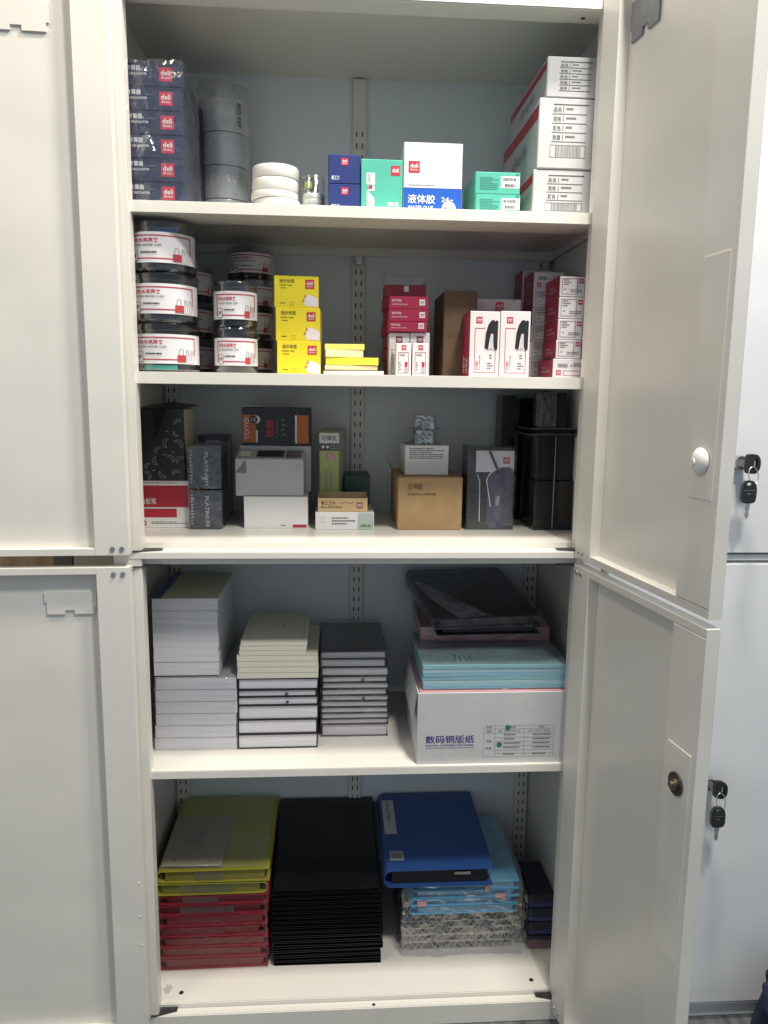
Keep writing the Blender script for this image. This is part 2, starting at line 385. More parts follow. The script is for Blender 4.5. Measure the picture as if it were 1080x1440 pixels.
def door(hx, hy, ang, side, z0, z1, label, W=0.405, T=0.021, lo_plate=None, hi_plate=None):
    """swung-open sheet-steel door; u runs from hinge to free edge, n towards the inside face"""
    d = Vector((math.cos(ang)*side, -math.sin(ang), 0)); n = Vector((-math.sin(ang)*side, -math.cos(ang), 0))
    def fn(u, nn, v): p = Vector((hx, hy, v))+d*u+n*nn; return (p.x, p.y, p.z)
    b = MB(); e = 0.0012
    b.box(0, W, 0, e, z0, z1, fn)                                       # outer skin
    b.box(0, 0.058, e, T, z0, z1, fn)                                   # hinge stile
    b.box(W-0.0012, W, e, T, z0, z1, fn)                                # free edge
    b.box(W-0.078, W-0.0013, T-0.0030, T, z0+0.0135, z1-0.0135, fn)     # free stile
    b.box(W-0.0785, W-0.0772, e, T-0.0031, z0+0.0135, z1-0.0135, fn)
    b.box(0.0582, W-0.0013, e, T-0.0005, z0, z0+0.0125, fn)               # bottom flange
    b.box(0.0582, W-0.0013, e, T-0.0005, z1-0.0125, z1, fn)               # top flange
    me = fixn(b.mesh('door', STEEL))
    bm = bmesh.new(); bm.from_mesh(me); bmesh.ops.bevel(bm, geom=bm.edges[:], offset=0.0005, segments=1, affect='EDGES'); bm.to_mesh(me); bm.free()
    o = put('door', me, cab, world=True); o['label'] = label
    return o, fn, T, W
def holder(o, fn, u0, u1, z0, z1, e=0.0014, material=STEEL, flip=False):
    """pressed card holder with tabs and notches"""
    b = MB(); w = u1-u0; h = z1-z0
    for a0, a1, c0, c1 in ((0, 1, 0.18, 1), (0, 0.42, 0, 0.18), (0.62, 1, 0, 0.18), (1, 1.05, 0.55, 1), (-0.05, 0, 0.3, 1)):
        b.box(u0+a0*w, u0+a1*w, e, e+0.0035, z0+c0*h, z0+c1*h, fn)
    return sub('card_holder', fixn(b.mesh('card_holder', material)), o)
def hinge_screws(o, fn, T, zs):
    for z in zs:
        for u in (0.012, 0.028):
            b = MB(); n = 10
            b.disc((u, T, z), 1, 0.0042, 0.0022, 14, fn); b.disc((u, T+0.0022, z), 1, 0.0026, 0.0010, 14, fn)
            sub('screw', fixn(b.mesh('screw', METAL)), o)
ZU0, ZU1, ZL0, ZL1 = 1.0275, 2.012, 0.078, 1.0135
LW = math.radians(2.5); RA = math.radians(82.3)
o, fn, T, W = door(-0.416, -0.003, LW, -1, ZU0+0.0075, ZU1, 'upper door folded right back, over the wooden cabinet')
holder(o, fn, 0.100, 0.190, 1.890, 1.935); hinge_screws(o, fn, T, (ZU0+0.0195,))
o, fn, T, W = door(-0.416, -0.003, LW, -1, ZL0, ZL1, 'lower door folded right back, over the wooden cabinet')
holder(o, fn, 0.068, 0.150, 0.925, 0.966); hinge_screws(o, fn, T, (ZL1-0.012, ZL0+0.012))
b = MB(); 
for z in (0.40, 0.33, 0.27): b.disc((0.006, T, z), 1, 0.0016, 0.001, 10, fn)
sub('paint_blemish', fixn(b.mesh('p', PW)), o)
for zt, zb_, plates, lockz, white, lab in ((ZU1, ZU0, ((1.187, 1.508),), 1.2385, True, 'upper door swung out, beside the door with keys'),
                                          (ZL1, ZL0, ((0.500, 0.825),), 0.770, False, 'lower door swung out, beside the door with keys')):
    o, fn, T, W = door(0.416, -0.003, RA, 1, zb_, zt, lab)
    hinge_screws(o, fn, T, (zb_+0.012, zt-0.012))
    for p0, p1 in plates:
        b = MB(); b.box(W-0.068, W-0.012, T+0.0001, T+0.0013, p0, p1, fn)
        me = fixn(b.mesh('rod_cover', STEEL)); sub('rod_cover', me, o)
    b = MB()
    if white:
        n = 28; vs = []; fs = []
        prof = [(0.0180, 0.0024), (0.0180, 0.004), (0.0155, 0.007), (0.009, 0.0095), (0.004, 0.0105)]
        for r, h in prof:
            vs += [fn(W-0.040+r*math.cos(2*math.pi*i/n), T+h, lockz+r*math.sin(2*math.pi*i/n)) for i in range(n)]
        for j in range(len(prof)-1): fs += [(j*n+i, j*n+(i+1) % n, (j+1)*n+(i+1) % n, (j+1)*n+i) for i in range(n)]
        fs.append(tuple(range((len(prof)-1)*n, len(prof)*n)))
        sub('lock_cap', fixn(mesh('lock_cap', vs, fs, mat('white_lock_plastic', (0.80, 0.79, 0.75), 0.3, var=0), True)), o)
        b2 = MB(); b2.disc((W-0.045, T+0.0085, lockz-0.002), 1, 0.0045, 0.0035, 14, fn)
        sub('cap_plug', fixn(b2.mesh('cap_plug', mat('white_lock_plastic', (0.8, 0.79, 0.75)))), o)
        holder(o, fn, 0.070, 0.150, 1.884, 1.945, material=mat('grey_tag', (0.22, 0.23, 0.24), 0.5, var=0.15, vscale=60))
    else:
        b.disc((W-0.040, T+0.0023, lockz), 1, 0.0170, 0.002, 28, fn)
        sub('lock_plate', fixn(b.mesh('lock_plate', BLACKMETAL)), o)
        b2 = MB(); b2.disc((W-0.040, T+0.0044, lockz), 1, 0.0095, 0.004, 24, fn); b2.disc((W-0.040, T+0.0085, lockz), 1, 0.005, 0.004, 14, fn)
        sub('lock_screw', fixn(b2.mesh('lock_screw', mat('brass_lock', (0.42, 0.36, 0.26), 0.3, metal=1.0, var=0.2, vscale=90))), o)
for s in (-1, 1):                                        # hinge plates at the middle rail and the bottom
    for z in (1.0365, 0.0912, 1.0075):
        b = MB(); x = s*0.372
        vs = [(s*0.415, -0.004, z), (s*0.415, 0.028, z), (s*0.366, 0.024, z), (s*0.366, 0.010, z)]
        vs += [(p[0], p[1], z+0.0022) for p in vs]
        b.add(vs, [(0, 1, 2, 3), (4, 7, 6, 5), (0, 4, 5, 1), (1, 5, 6, 2), (2, 6, 7, 3), (3, 7, 4, 0)])
        put('hinge_plate', fixn(b.mesh('hinge_plate', BLACKMETAL)), cab, world=True)

# ------------------------------------------------------------------ neighbours
nb = thing('filing_cabinet', 'pale closed steel cabinet with keys hanging in its locks', 'cabinet', (0.9, 0.2, FLOOR))
def npart(name, fill, material=STEEL2, bev=0.0012):
    b = MB(); fill(b); me = fixn(b.mesh(name, material))
    if bev:
        bm = bmesh.new(); bm.from_mesh(me); bmesh.ops.bevel(bm, geom=bm.edges[:], offset=bev, segments=2, affect='EDGES'); bm.to_mesh(me); bm.free()
    return put(name, me, nb, world=True)
npart('body', lambda b: b.box(0.4525, 1.352, 0.001, D, FLOOR, 2.02))
npart('upper_door', lambda b: b.box(0.455, 0.898, -0.021, 0.0005, 1.0375, 2.012))
npart('lower_door', lambda b: b.box(0.455, 0.898, -0.021, 0.0005, 0.0905, 1.0165))
npart('upper_door', lambda b: b.box(0.902, 1.350, -0.021, 0.0005, 1.0375, 2.012))
npart('lower_door', lambda b: b.box(0.902, 1.350, -0.021, 0.0005, 0.0905, 1.0165))
npart('middle_rail', lambda b: b.box(0.4526, 1.3519, -0.013, 0.0008, 1.0215, 1.0325))
npart('base_rail', lambda b: b.box(0.4526, 1.3519, -0.019, 0.0008, 0.0845, 0.0885), mat('rail_edge_white', (0.8, 0.8, 0.8), 0.4, var=0))
npart('base_panel', lambda b: b.box(0.4526, 1.3519, -0.006, 0.0008, FLOOR+0.0005, 0.0842))
def keyset(px, py, label, tilt):
    p = onY(px, py, -0.021); k = thing('key_set', label, 'keys', (p.x, -0.0215, p.z), group='keys hanging in cabinet locks'); k.scale = (1.42, 1.42, 1.42)
    cyl_ = MB().disc((0, -0.012, 0), 1, 0.0088, 0.012, 24)
    put('lock_cylinder', fixn(cyl_.mesh('lock_cylinder', METAL)), k)
    b = MB(); b.box(-0.0012, 0.0012, -0.020, -0.010, -0.004, 0.004); put('key_blade', b.mesh('key_blade', METAL), k)
    # bow of the inserted key: a vertical black D with a hole, seen a little from the side
    def bow(cx, y, cz, w, h, t, hole, turn=0.0, dshape=False):
        n = 32; out = []; inn = []; ct, st = math.cos(turn), math.sin(turn)
        sg = lambda q, e: (abs(q)**e)*(1 if q >= 0 else -1)
        for i in range(n):
            a = 2*math.pi*i/n; c, s_ = math.cos(a), math.sin(a)
            if dshape: ex, ez = (0.35, 0.75) if c < 0 else (0.95, 0.85)
            else: ex, ez = (0.55, 0.45) if s_ < 0 else (0.7, 0.95)
            out.append((w/2*sg(c, ex), h/2*sg(s_, ez)))
            inn.append((hole[0]*w+hole[2]*w*sg(c, 0.8), hole[1]*h+hole[3]*h*sg(s_, 0.8)))
        vs = []; fs = []
        for lev in (-t/2, t/2):
            for ring in (out, inn):
                for (x, z) in ring: vs.append((cx+x*ct-lev*st, y+x*st*-1+lev*ct, cz+z))
        for i in range(n):
            j = (i+1) % n
            fs += [(i, j, n+j, n+i), (2*n+i, 3*n+i, 3*n+j, 2*n+j), (i, 2*n+i, 2*n+j, j), (n+i, n+j, 3*n+j, 3*n+i)]
        return fixn(mesh('bow', vs, fs, BLACKPL))
    put('key_bow', bow(0.0075, -0.0235, 0.0, 0.0165, 0.025, 0.005, (0.17, 0.0, 0.13, 0.30), math.radians(14), True), k)
    ring = []; n = 28; vs = []; fs = []
    for i in range(n):
        a = 2*math.pi*i/n; c = Vector((0.0065+0.0062*math.cos(a), -0.030+0.003*math.sin(a), -0.0140+0.0105*math.sin(a)))
        for j in range(6):
            g = 2*math.pi*j/6; vs.append(c+Vector((math.cos(a)*math.cos(g)*0.0008, math.sin(g)*0.0008, math.sin(a)*math.cos(g)*0.0008)))
    for i in range(n):
        for j in range(6): fs.append((i*6+j, ((i+1) % n)*6+j, ((i+1) % n)*6+(j+1) % 6, i*6+(j+1) % 6))
    put('ring', mesh('ring', vs, fs, METAL, True), k)
    sp = put('spare_key', bow(0.0045+tilt, -0.032, -0.0345, 0.0195, 0.029, 0.005, (0.0, 0.34, 0.20, 0.065)), k)
    zz = -0.0487; x = 0.0045+tilt; half = [(0.0036, 0), (0.0036, -0.004), (0.0029, -0.006), (0.0032, -0.008), (0.0016, -0.0105), (0.0026, -0.0125), (0.0028, -0.0155), (0.0017, -0.0175), (0.0016, -0.0195)]
    prof = [(x-q, zz+z_) for q, z_ in half]+[(x+q*0.9, zz+z_) for q, z_ in half[::-1]]; n_ = len(prof)
    vs = [(q, yy, z_) for yy in (-0.0329, -0.0311) for q, z_ in prof]
    fs = [tuple(range(n_)), tuple(range(2*n_-1, n_-1, -1))]+[(i, (i+1) % n_, n_+(i+1) % n_, n_+i) for i in range(n_)]
    put('spare_blade', fixn(mesh('spare_blade', vs, fs, METAL)), sp)
    pr(sp, ((lambda u, v, o: (x-0.007+u*0.014, -0.0346-o, -0.040+v*0.012)), 1, 1), 'lettering', PG, [('r', 0, 0.6, 1, 0.66), ('d', 0.3, 0.1, 0.8, 0.35, 1)])
keyset(1036, 650, 'black-headed key with spare hanging in the upper door lock of the closed cabinet', -0.004)
keyset(993, 1098, 'black-headed key with spare hanging in the lower door lock of the closed cabinet', -0.002)
wc = thing('wooden_cabinet', 'wood-faced cabinet glimpsed in the gap behind the folded-back doors', 'cabinet', (-0.9, 0.2, FLOOR))
def wpart(name, x0, x1, y0, y1, z0, z1, mt): put(name, fixn(MB().box(x0, x1, y0, y1, z0, z1).mesh(name, mt)), wc, world=True)
gx = [onY(px, 787, 0.16).x for px in (75, 101, 103.5, 166)]
wpart('wooden_front', -1.35, gx[0], 0.162, 0.40, FLOOR, 1.60, mat('oak_veneer', (0.80, 0.58, 0.34), 0.5, var=0.22, vscale=8, stretch=(6, 6, 0.6)))
wpart('grey_edge', gx[0]+0.0003, gx[1], 0.160, 0.40, FLOOR, 1.60, mat('grey_edge', (0.30, 0.29, 0.25), 0.6))
wpart('dark_gap', gx[1]+0.0002, gx[2], 0.17, 0.40, FLOOR, 1.60, DARK)
wpart('cream_post', gx[2]+0.0002, gx[3], 0.160, 0.40, FLOOR, 1.60, mat('cream_post', (0.90, 0.85, 0.68), 0.6))
# navy bag slumped on the carpet beside the neighbour's base
bagm = mat('navy_fabric', (0.012, 0.016, 0.045), 0.85, var=0.25, vscale=30, bump=0.4, bscale=400)
bm = bmesh.new(); bmesh.ops.create_icosphere(bm, subdivisions=5, radius=1)
for v in bm.verts:
    c = v.co.copy(); q = c*2.2
    s_ = 1+0.16*noise.noise(q)+0.06*noise.noise(q*3.1)
    x = math.copysign(abs(c.x)**0.7, c.x)*0.14*s_; y = math.copysign(abs(c.y)**0.7, c.y)*0.10*s_; z = math.copysign(abs(c.z)**0.6, c.z)*0.20*s_
    v.co = Vector((x, y, max(0.001, (z+0.19)*0.50)))
for f in bm.faces: f.smooth = True
me = bpy.data.meshes.new('bag'); bm.to_mesh(me); bm.free(); me.materials.append(bagm)
p = onY(1064, 1415, -0.15)
bag = thing('bag', 'dark navy fabric bag slumped against the closed cabinet base', 'bag', (p.x+0.172, -0.150, FLOOR))
put('body', me, bag)
b = MB()
for s in (-1, 1):
    for i in range(10):
        a0 = math.pi*i/10; a1 = math.pi*(i+1)/10
        P = lambda a, e: (0.055*math.cos(a), s*0.02, 0.185+0.05*math.sin(a)+e)
        b.add([P(a0, 0), P(a1, 0), P(a1, 0.006), P(a0, 0.006), tuple(Vector(P(a0, 0))+Vector((0, 0.012, 0))), tuple(Vector(P(a1, 0))+Vector((0, 0.012, 0))), tuple(Vector(P(a1, 0.006))+Vector((0, 0.012, 0))), tuple(Vector(P(a0, 0.006))+Vector((0, 0.012, 0)))],
              [(0, 1, 2, 3), (4, 7, 6, 5), (0, 4, 5, 1), (2, 6, 7, 3)])
put('strap', b.mesh('strap', bagm), bag)
#@@ITEMS
ORD = ['topmost', 'second from the top', 'third from the top', 'fourth from the top', 'fifth from the top', 'sixth from the top',
       'seventh from the top', 'eighth from the top', 'ninth from the top', 'tenth from the top', 'eleventh from the top', 'twelfth from the top', 'thirteenth from the top', 'fourteenth from the top', 'fifteenth from the top', 'sixteenth from the top']
# ================================================================== top shelf
# --- navy calculator boxes, two piles of six, front pile in film
x1 = onY(257, 190, 0.045).x; ztop = onY(256, 89, 0.045).z; hb = (ztop-S1)/6; cw, cdp = 0.152, 0.150
for row in range(2):
    for i in range(6):
        z = S1+i*hb
        o = put('calculator_box', bevbox(cw, cdp, hb-0.0006, NAVY), loc=(x1-cw/2+R.uniform(-.001, .001), 0.045+row*(cdp+0.004), z))
        tag(o, ('navy calculator box, %s of the film-wrapped pile' if row == 0 else 'navy calculator box, %s of the pile behind the film-wrapped boxes') % ORD[5-i], 'box',
            'calculator boxes on the top shelf')
        F = face('front', cw, cdp, hb)
        if row == 0:
            pr(o, F, 'lettering', PW, [('t', '桌上型计算器', 0.235, 0.64, 0.555, 0.86), ('t', 'ELECTRONIC CALCULATOR', 0.24, 0.46, 0.62, 0.56), ('d', 0.27, 0.28, 0.42, 0.38, 1)])
            pr(o, F, 'fine_print', PG, [('d', 0.60, 0.62, 0.74, 0.68, 1)])
            logo(o, F, 0.755, 0.22, 0.0222)
        pr(o, face('right', cw, cdp, hb), 'fine_print', mat('dim_blue_print', (0.05, 0.055, 0.10), 0.5, var=0), [('d', 0.06, 0.15, 0.9, 0.85, 5), ('l', [(0.04, 0.04), (0.96, 0.04)], 0.001)])
tag(put('film_wrap', film_box(cw, cdp, 6*hb, 0.0012, 0.0035, 1.3, FILM2, 14, 30), loc=(x1-cw/2, 0.045, S1)), 'crinkled clear film wrapped round the front pile of calculator boxes', 'plastic film')
# --- column of packing tape rolls in film
GREYT = mat('grey_tape', (0.60, 0.62, 0.62), 0.22, var=0.08, vscale=30, coat=0.4)
CORE = mat('card_core', (0.45, 0.36, 0.24), 0.7)
pc = onY(314, 150, 0.30); ztape = onY(314, 136, 0.25).z; n = 4; th = (ztape-S1)/n
for i in range(n):
    o = tag(put('tape_roll', lathe([(0.038, 0.001), (0.0515, 0.001), (0.052, 0.003), (0.052, th-0.003), (0.0515, th-0.001), (0.038, th-0.001), (0.038, 0.001)], GREYT, 48), loc=(pc.x, 0.30, S1+i*th)),
            'grey packing tape roll, %s of the wrapped column behind the calculators' % ORD[n-1-i], 'tape', 'packing tape rolls in a wrapped column')
    put('core', lathe([(0.0375, 0.001), (0.0375, th-0.001), (0.035, th-0.001), (0.035, 0.001), (0.0375, 0.001)], CORE, 40), o)
    if i == n-1:
        F = cyl(0.0524, 0.0, th, 1.0, -math.pi/2+0.78)
        pr(o, F, 'label', mat('pale_label', (0.6, 0.6, 0.58), 0.5), [('r', 0.30, 0.02, 0.62, 0.98)], 1)
        pr(o, F, 'lettering', PK, [('t', '胶带', 0.36, 0.15, 0.58, 0.9, 'down')], 2)
prof = [(0.0545, 0.001), *[(0.0548+0.0008*(k_ % 2), n*th*k_/14) for k_ in range(1, 15)], (0.056, n*th+0.012), (0.050, n*th+0.028), (0.020, n*th+0.030)]
me = lathe(prof, FILM2, 56, sharp=False)
for v in me.vertices:
    k = noise.noise(v.co*35)*0.003+noise.noise(v.co*120)*0.0016; v.co += Vector((v.co.x, v.co.y, 0)).normalized()*k
    if v.co.z > n*th+0.004: v.co.z += noise.noise(v.co*30+Vector((5, 0, 0)))*0.022
for f in me.polygons: f.use_smooth = False
tag(put('film_wrap', me, loc=(pc.x, 0.30, S1)), 'loose clear film sleeve round the column of grey tape rolls', 'plastic film')
# --- white wide rolls
WT = mat('white_tape', (0.64, 0.63, 0.60), 0.45, var=0.03, vscale=20)
p0 = onY(387, 275, 0.10)
zz = S1
for i, (hh, r, dx) in enumerate(((0.024, 0.0425, 0.003), (0.0135, 0.043, -0.001), (0.022, 0.042, 0.0), (0.022, 0.042, 0.001))):
    tag(put('tape_roll', lathe([(0.022, 0.0006), (r-0.001, 0.0006), (r, 0.002), (r, hh-0.002), (r-0.001, hh-0.0004), (0.022, hh-0.0004), (0.022, 0.0006)], WT, 48), loc=(p0.x+dx, 0.105, zz)),
        'white wide tape roll, %s of the pile beside the clear tape pack' % ORD[3-i], 'tape', 'white tape rolls in a pile')
    zz += hh
# --- clear pack of small pale rolls
p0 = onY(440, 272, 0.09); pk = thing('tape_pack', 'clear tube pack of small pale rolls with green lettering on black', 'tape pack', (p0.x, 0.105, S1))
PALE = mat('pale_green_roll', (0.62, 0.66, 0.60), 0.35, var=0.10, vscale=60)
for i in range(4): put('small_roll', lathe([(0.010, 0.0003), (0.0195, 0.0003), (0.0200, 0.0015), (0.0200, 0.0080), (0.0195, 0.0093), (0.010, 0.0093), (0.010, 0.0003)], PALE, 36), pk, (0, 0, i*0.0096))
lb = put('label', lathe([(0.0205, 0.040), (0.0205, 0.064)], BLACKPL, 30, math.radians(205), math.radians(300), sharp=False), pk)
pr(lb, cyl(0.0205, 0.040, 0.024, 1.2, math.radians(250)), 'lettering', mat('lime_print', (0.45, 0.60, 0.04), 0.5, var=0), [('t', '胶带', 0.1, 0.15, 0.75, 0.75)], 1)
put('clear_tube', lathe([(0.0215, 0.0006), (0.0215, 0.068), (0.018, 0.071), (0.0, 0.071)], FILM2, 36, sharp=False), pk)
# --- navy cutter boxes
for (t, bt_, h0) in ((258, 291, 0), (217, 258, 1)):
    zb = S1 if h0 == 0 else zt_
    o, w_, d_, h_ = box_at('cutter_box', 'navy box with small red badge beside the green glue-stick box, ' + ('upper' if h0 else 'lower') + ' of two', 'box', 461.5, 507, t, 0.055, 0.075, zb, NAVY2, 'navy cutter boxes', bt_, bev=0.0018)
    zt_ = zb+h_
    F = face('front', w_, d_, h_)
    logo(o, F, 0.40, 0.60 if h0 == 0 else 0.62, 0.0125)
    pr(o, F, 'lettering', PW, [('t', '美工刀', 0.10, 0.12, 0.34, 0.27)])
# --- glue stick box
o, w_, d_, h_ = box_at('glue_stick_box', 'green glue-stick box with a stick printed on its front', 'box', 507.8, 566.5, 224, 0.052, 0.085, S1, TEAL, bottom=293)
F = face('front', w_, d_, h_)
logo(o, F, 0.71, 0.70, 0.0165, sub=False)
pr(o, F, 'picture', PW, [('r', 0.13, 0.52, 0.33, 0.74), ('p', [(0.14, 0.06), (0.32, 0.06), (0.32, 0.26), (0.14, 0.42)]), ('r', 0.17, 0.40, 0.32, 0.50)])
pr(o, F, 'picture', mat('silver_print', (0.42, 0.42, 0.42), 0.35, var=0.2), [('r', 0.16, 0.56, 0.23, 0.72), ('r', 0.15, 0.02, 0.31, 0.05), ('d', 0.15, 0.08, 0.30, 0.22, 4)], 2)
pr(o, F, 'picture', RED, [('r', 0.18, 0.44, 0.27, 0.50)], 3)
pr(o, F, 'lettering', PW, [('t', '固体胶', 0.63, 0.115, 0.91, 0.20), ('t', 'GLUE STICK', 0.58, 0.05, 0.91, 0.085)])
b = MB(); b.add([(-w_*0.35, 0.001, h_-0.0005), (w_*0.35, 0.001, h_-0.0005), (w_*0.3, 0.03, h_+0.006), (-w_*0.15, 0.03, h_+0.007)], [(0, 1, 2, 3)])
put('lid_flap', b.mesh('lid_flap', TEALD), o)
# --- water glue box
o, w_, d_, h_ = box_at('water_glue_box', 'tall white and blue water glue carton with red badge', 'box', 567.5, 650, 200.5, 0.050, 0.11, S1, WHITE_BLUE, bottom=296)
F = face('front', w_, d_, h_)
pr(o, F, 'blue_panel', BLUE, [('r', 0.004, 0.004, 0.996, 0.365)])
logo(o, F, 0.085, 0.57, 0.0195)
pr(o, F, 'lettering', PW, [('t', '液体胶', 0.075, 0.135, 0.545, 0.265), ('t', 'WATER GLUE', 0.08, 0.055, 0.51, 0.105), ('t', '24', 0.65, 0.165, 0.78, 0.235), ('d', 0.80, 0.17, 0.88, 0.20, 1), ('c', 0.78, 0.075, 0.0125), ('r', 0.004, 0.36, 0.996, 0.372)], 2)
pr(o, F, 'lettering', PN, [('t', 'PVAL', 0.705, 0.050, 0.855, 0.095)], 3)
pr(o, F, 'fine_print', PG, [('d', 0.09, 0.385, 0.72, 0.402, 1)])
# --- small teal boxes
zb = S1
for i, t in enumerate((273, 242)):
    o, w_, d_, h_ = box_at('eraser_box', 'small green box with barcode sticker, %s of two beside the white cartons' % ('lower', 'upper')[i], 'box', 668.5, 731.5, t, 0.050, 0.125, zb, TEAL, 'small green boxes', 299 if i == 0 else 272)
    zb += h_; F = face('front', w_, d_, h_)
    pr(o, F, 'barcode_sticker', PW, [('r', 0.57, 0.28, 0.985, 0.82)])
    pr(o, F, 'barcode', PK, [('bar', 0.62, 0.60, 0.92, 0.75), ('bar', 0.66, 0.32, 0.90, 0.48)], 2, seed=5+i)
    pr(o, F, 'fine_print', mat('teal_print', (0.03, 0.20, 0.17), 0.5, var=0), [('d', 0.10, 0.15, 0.52, 0.75, 7)]); pr(o, F, 'emblem', mat('teal_print', (0.03, 0.2, 0.17)), [('c', 0.93, 0.90, 0.0025)])
# --- three white cartons
cs = ((238.5, 299, 749.5, 836, 0.048, 'bottom', 3, 1), (138, 239, 757, 841, 0.046, 'middle', 4, 1), (80, 137, 769.5, 847, 0.046, 'top', 5, 0))
zb = S1
for t, bt_, l, r, y, nm, rows, bc in cs:
    o, w_, d_, h_ = box_at('shipping_carton', 'white shipping carton with red band and printed table, %s of three' % nm, 'carton', l, r, t, y, 0.29, zb, CARTON, 'white shipping cartons', bt_, bev=0.0018, jit=0.0012)
    zb += h_+0.0005; F = face('front', w_, d_, h_)
    top_ = 0.86; bot_ = 0.34 if nm != 'top' else 0.16
    if nm == 'middle': top_, bot_ = 0.90, 0.38
    it = [('r', 0.24, top_, 0.82, top_+0.0017/h_)]
    for k in range(rows):
        v = top_-(top_-bot_)*(k+1)/rows; it.append(('r', 0.22, v, 0.80, v+0.0011/h_)); it.append(('r', 0.40, v+0.03, 0.411, v+0.03+(top_-bot_)/rows*0.6))
    pr(o, F, 'printed_table', mat('dark_grey_print', (0.07, 0.07, 0.08), 0.5, var=0), it)
    words = ['品名', '规格', '颜色', '数量', '箱号']
    it = []
    for k in range(rows):
        v = top_-(top_-bot_)*(k+1)/rows; hh = (top_-bot_)/rows
        it.append(('t', words[k], 0.24, v+hh*0.22, 0.37, v+hh*0.78)); it.append(('d', 0.45, v+hh*0.25, 0.62, v+hh*0.72, 1))
    pr(o, F, 'lettering', mat('soft_grey_print', (0.12, 0.12, 0.13), 0.5, var=0), it)
    if bc:
        pr(o, F, 'barcode', PG, [('fr', 0.20, bot_-0.22, 0.80, bot_-0.04, 0.0009), ('bar', 0.29, bot_-0.205, 0.72, bot_-0.055)], seed=11+rows)
    FL = face('left', w_, d_, h_)
    pr(o, FL, 'red_band', REDP, [('r', 0.03, 0.72, 0.985, 0.91)])
    pr(o, FL, 'lettering', mat('faded_print', (0.26, 0.26, 0.27), 0.5, var=0), [('t', 'deli', 0.30, 0.36, 0.70, 0.58)])
    if nm == 'top':
        b = MB(); b.box(-w_*0.3, w_*0.46, 0.03, d_*0.9, h_+0.0008, h_+0.005); put('lid_flap', b.mesh('lid_flap', CARTON), o)

